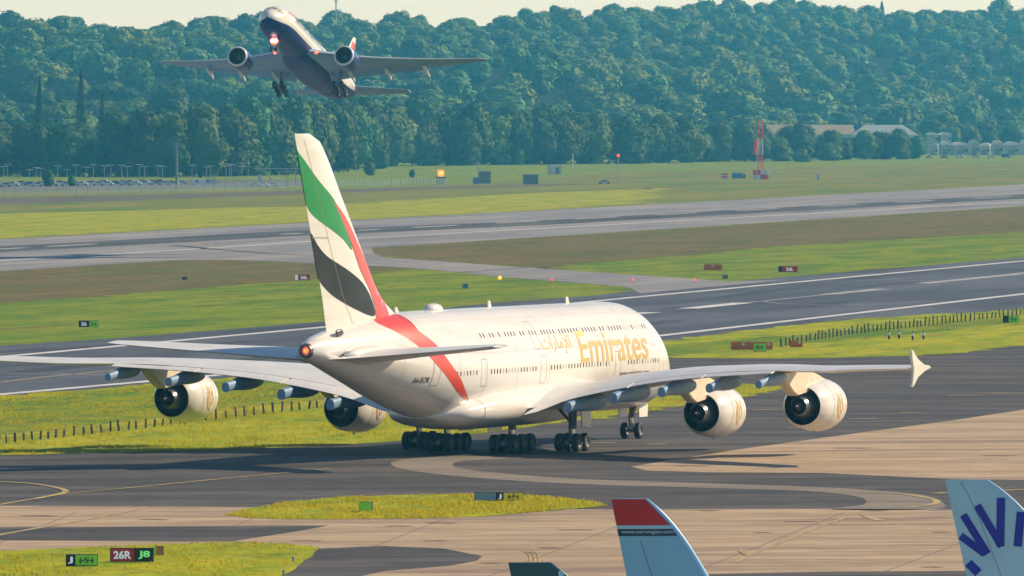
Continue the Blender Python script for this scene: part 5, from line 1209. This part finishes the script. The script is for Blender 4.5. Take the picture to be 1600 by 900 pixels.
# ---------------------------------------------------------------- sheds and coaches on the right
def shed(u0, u1, vt, ve, Y, mt_r, mt_w, label, hip=.12):
    a, b = at(u0, ve, Y), at(u1, ve, Y); W = b.x - a.x; top = at(u0, vt, Y).z; ev = a.z; o = empty('warehouse', ((a.x + b.x)/2, Y, 0), 0, label, 'warehouse'); D = 40
    MB().box((0, 0, ev/2), (W, D, ev)).build('wall', mt_w, o)
    r = MB(); hw, hd = W/2 + .5, D/2 + .5
    r.add([(-hw, -hd, ev + .01), (hw, -hd, ev + .01), (hw, hd, ev + .01), (-hw, hd, ev + .01), (-hw*(1 - 2*hip), 0, top), (hw*(1 - 2*hip), 0, top)], [(0, 1, 5, 4), (1, 2, 5), (2, 3, 4, 5), (3, 0, 4), (0, 3, 2, 1)]); r.build('roof', mt_r, o)
    n = max(2, int(W/9))
    for k in range(n): MB().box((-W/2 + W*(k + .5)/n, -D/2 - .03, ev*.72), (W/n*.6, .1, ev*.22)).build('window', P['glass'], o)
    MB().box((0, -D/2 - .04, ev*.25), (W*.18, .12, ev*.5)).build('door', G['grey'], o)
olive = mat('olive_tan_roof_sheet', (.30, .27, .17), .6, c2=(.25, .23, .15), scale=.1); bluer = mat('blue_grey_roof_sheet', (.30, .37, .40), .5, c2=(.25, .32, .36), scale=.1)
shed(1196, 1334, 195, 210, 5640, olive, G['white'], 'low warehouse with olive tan roof behind the bushes', .02)
shed(1330, 1432, 195, 211, 5600, bluer, G['white'], 'warehouse with blue grey hipped roof', .22)
UW = [mat(n, c_, .5, c2=tuple(q*.8 for q in c_), scale=.3) for n, c_ in (('white_unit_roof', (.86, .85, .82)), ('pale_blue_unit_roof', (.45, .55, .66)), ('cream_unit_roof', (.72, .62, .5)))]
unit_wall = mat('blue_grey_unit_wall', (.50, .54, .58), .6, c2=(.30, .35, .40), scale=.3)
def unit(u, v, Y, wpx, hpx, k, label):
    p = at(u, v, Y); s = Y/FPX; W, H_ = wpx*s, hpx*s; z0 = max(p.z, 0); o = empty('storage_building', (p.x, Y, 0), R(rnd.uniform(-6, 6)), label, 'shed', 'pale buildings at the right edge of the airfield'); D = 14
    MB().box((0, 0, (z0 + H_*.74)/2), (W*.92, D, z0 + H_*.74)).build('wall', unit_wall, o)
    m = MB(); m.rings([[Vector((W*.5*math.cos(t), y, z0 + H_*.72 + H_*.28*math.sin(t))) for t in [math.pi*q/12 for q in range(13)]] for y in (-D/2 - .4, D/2 + .4)]); m.build('roof', UW[k], o, 50)
    MB().box((-W*.05, -D/2 - .06, H_*.22 + .02), (W*.4, .1, H_*.42)).build('door', G['grey'], o); MB().box((W*.3, -D/2 - .06, z0 + H_*.36), (W*.2, .1, H_*.18)).build('window', P['glass'], o)
on = ['first', 'second', 'third', 'fourth', 'fifth', 'sixth', 'seventh', 'eighth', 'ninth', 'tenth']
for i in range(9): unit([1459, 1476, 1499, 1521, 1539, 1558, 1580, 1602, 1624][i], 242, 5700 + 14*(i % 3), [15, 17, 26, 15, 18, 17, 24, 16, 20][i], [18, 22, 20, 24, 19, 23, 21, 24, 20][i], [1, 0, 0, 1, 0, 2, 0, 1, 0][i], '%s pale low roofed building from the left in the right edge row' % on[i])
for i in range(2): unit(1456 + i*20, 222, 5950, 19, 15, 0, ['left', 'right'][i] + ' one of two white buildings standing higher behind the right edge row')
for i in range(6):
    u = 1452 + i*24; car(px(u, 247.5 - i*.15), R(rnd.choice([10, 170])), [1, 3, 0, 1, 0, 3][i], '%s car in front of the right edge buildings' % ['first', 'second', 'third', 'fourth', 'fifth', 'sixth'][i], i % 3 == 2)

# ---------------------------------------------------------------- haze over the airfield
hm = bpy.data.materials.new('pale_blue_haze'); hm.use_nodes = True; nt = hm.node_tree; nt.nodes.remove(nt.nodes['Principled BSDF'])
pv = nt.nodes.new('ShaderNodeVolumePrincipled'); pv.inputs['Color'].default_value = (0.10, 0.55, 1.0, 1); pv.inputs['Absorption Color'].default_value = (1, 1, 1, 1); pv.inputs['Density'].default_value = 7.4e-5; pv.inputs['Anisotropy'].default_value = 0.0
nt.links.new(pv.outputs[0], nt.nodes['Material Output'].inputs['Volume'])
hz = MB().box((0, 4700, 79.0), (5400, 10100, 160)).build('haze', hm); hz['kind'] = 'stuff'; tag(hz, 'pale blue summer haze hanging over the airfield and hills', 'haze')
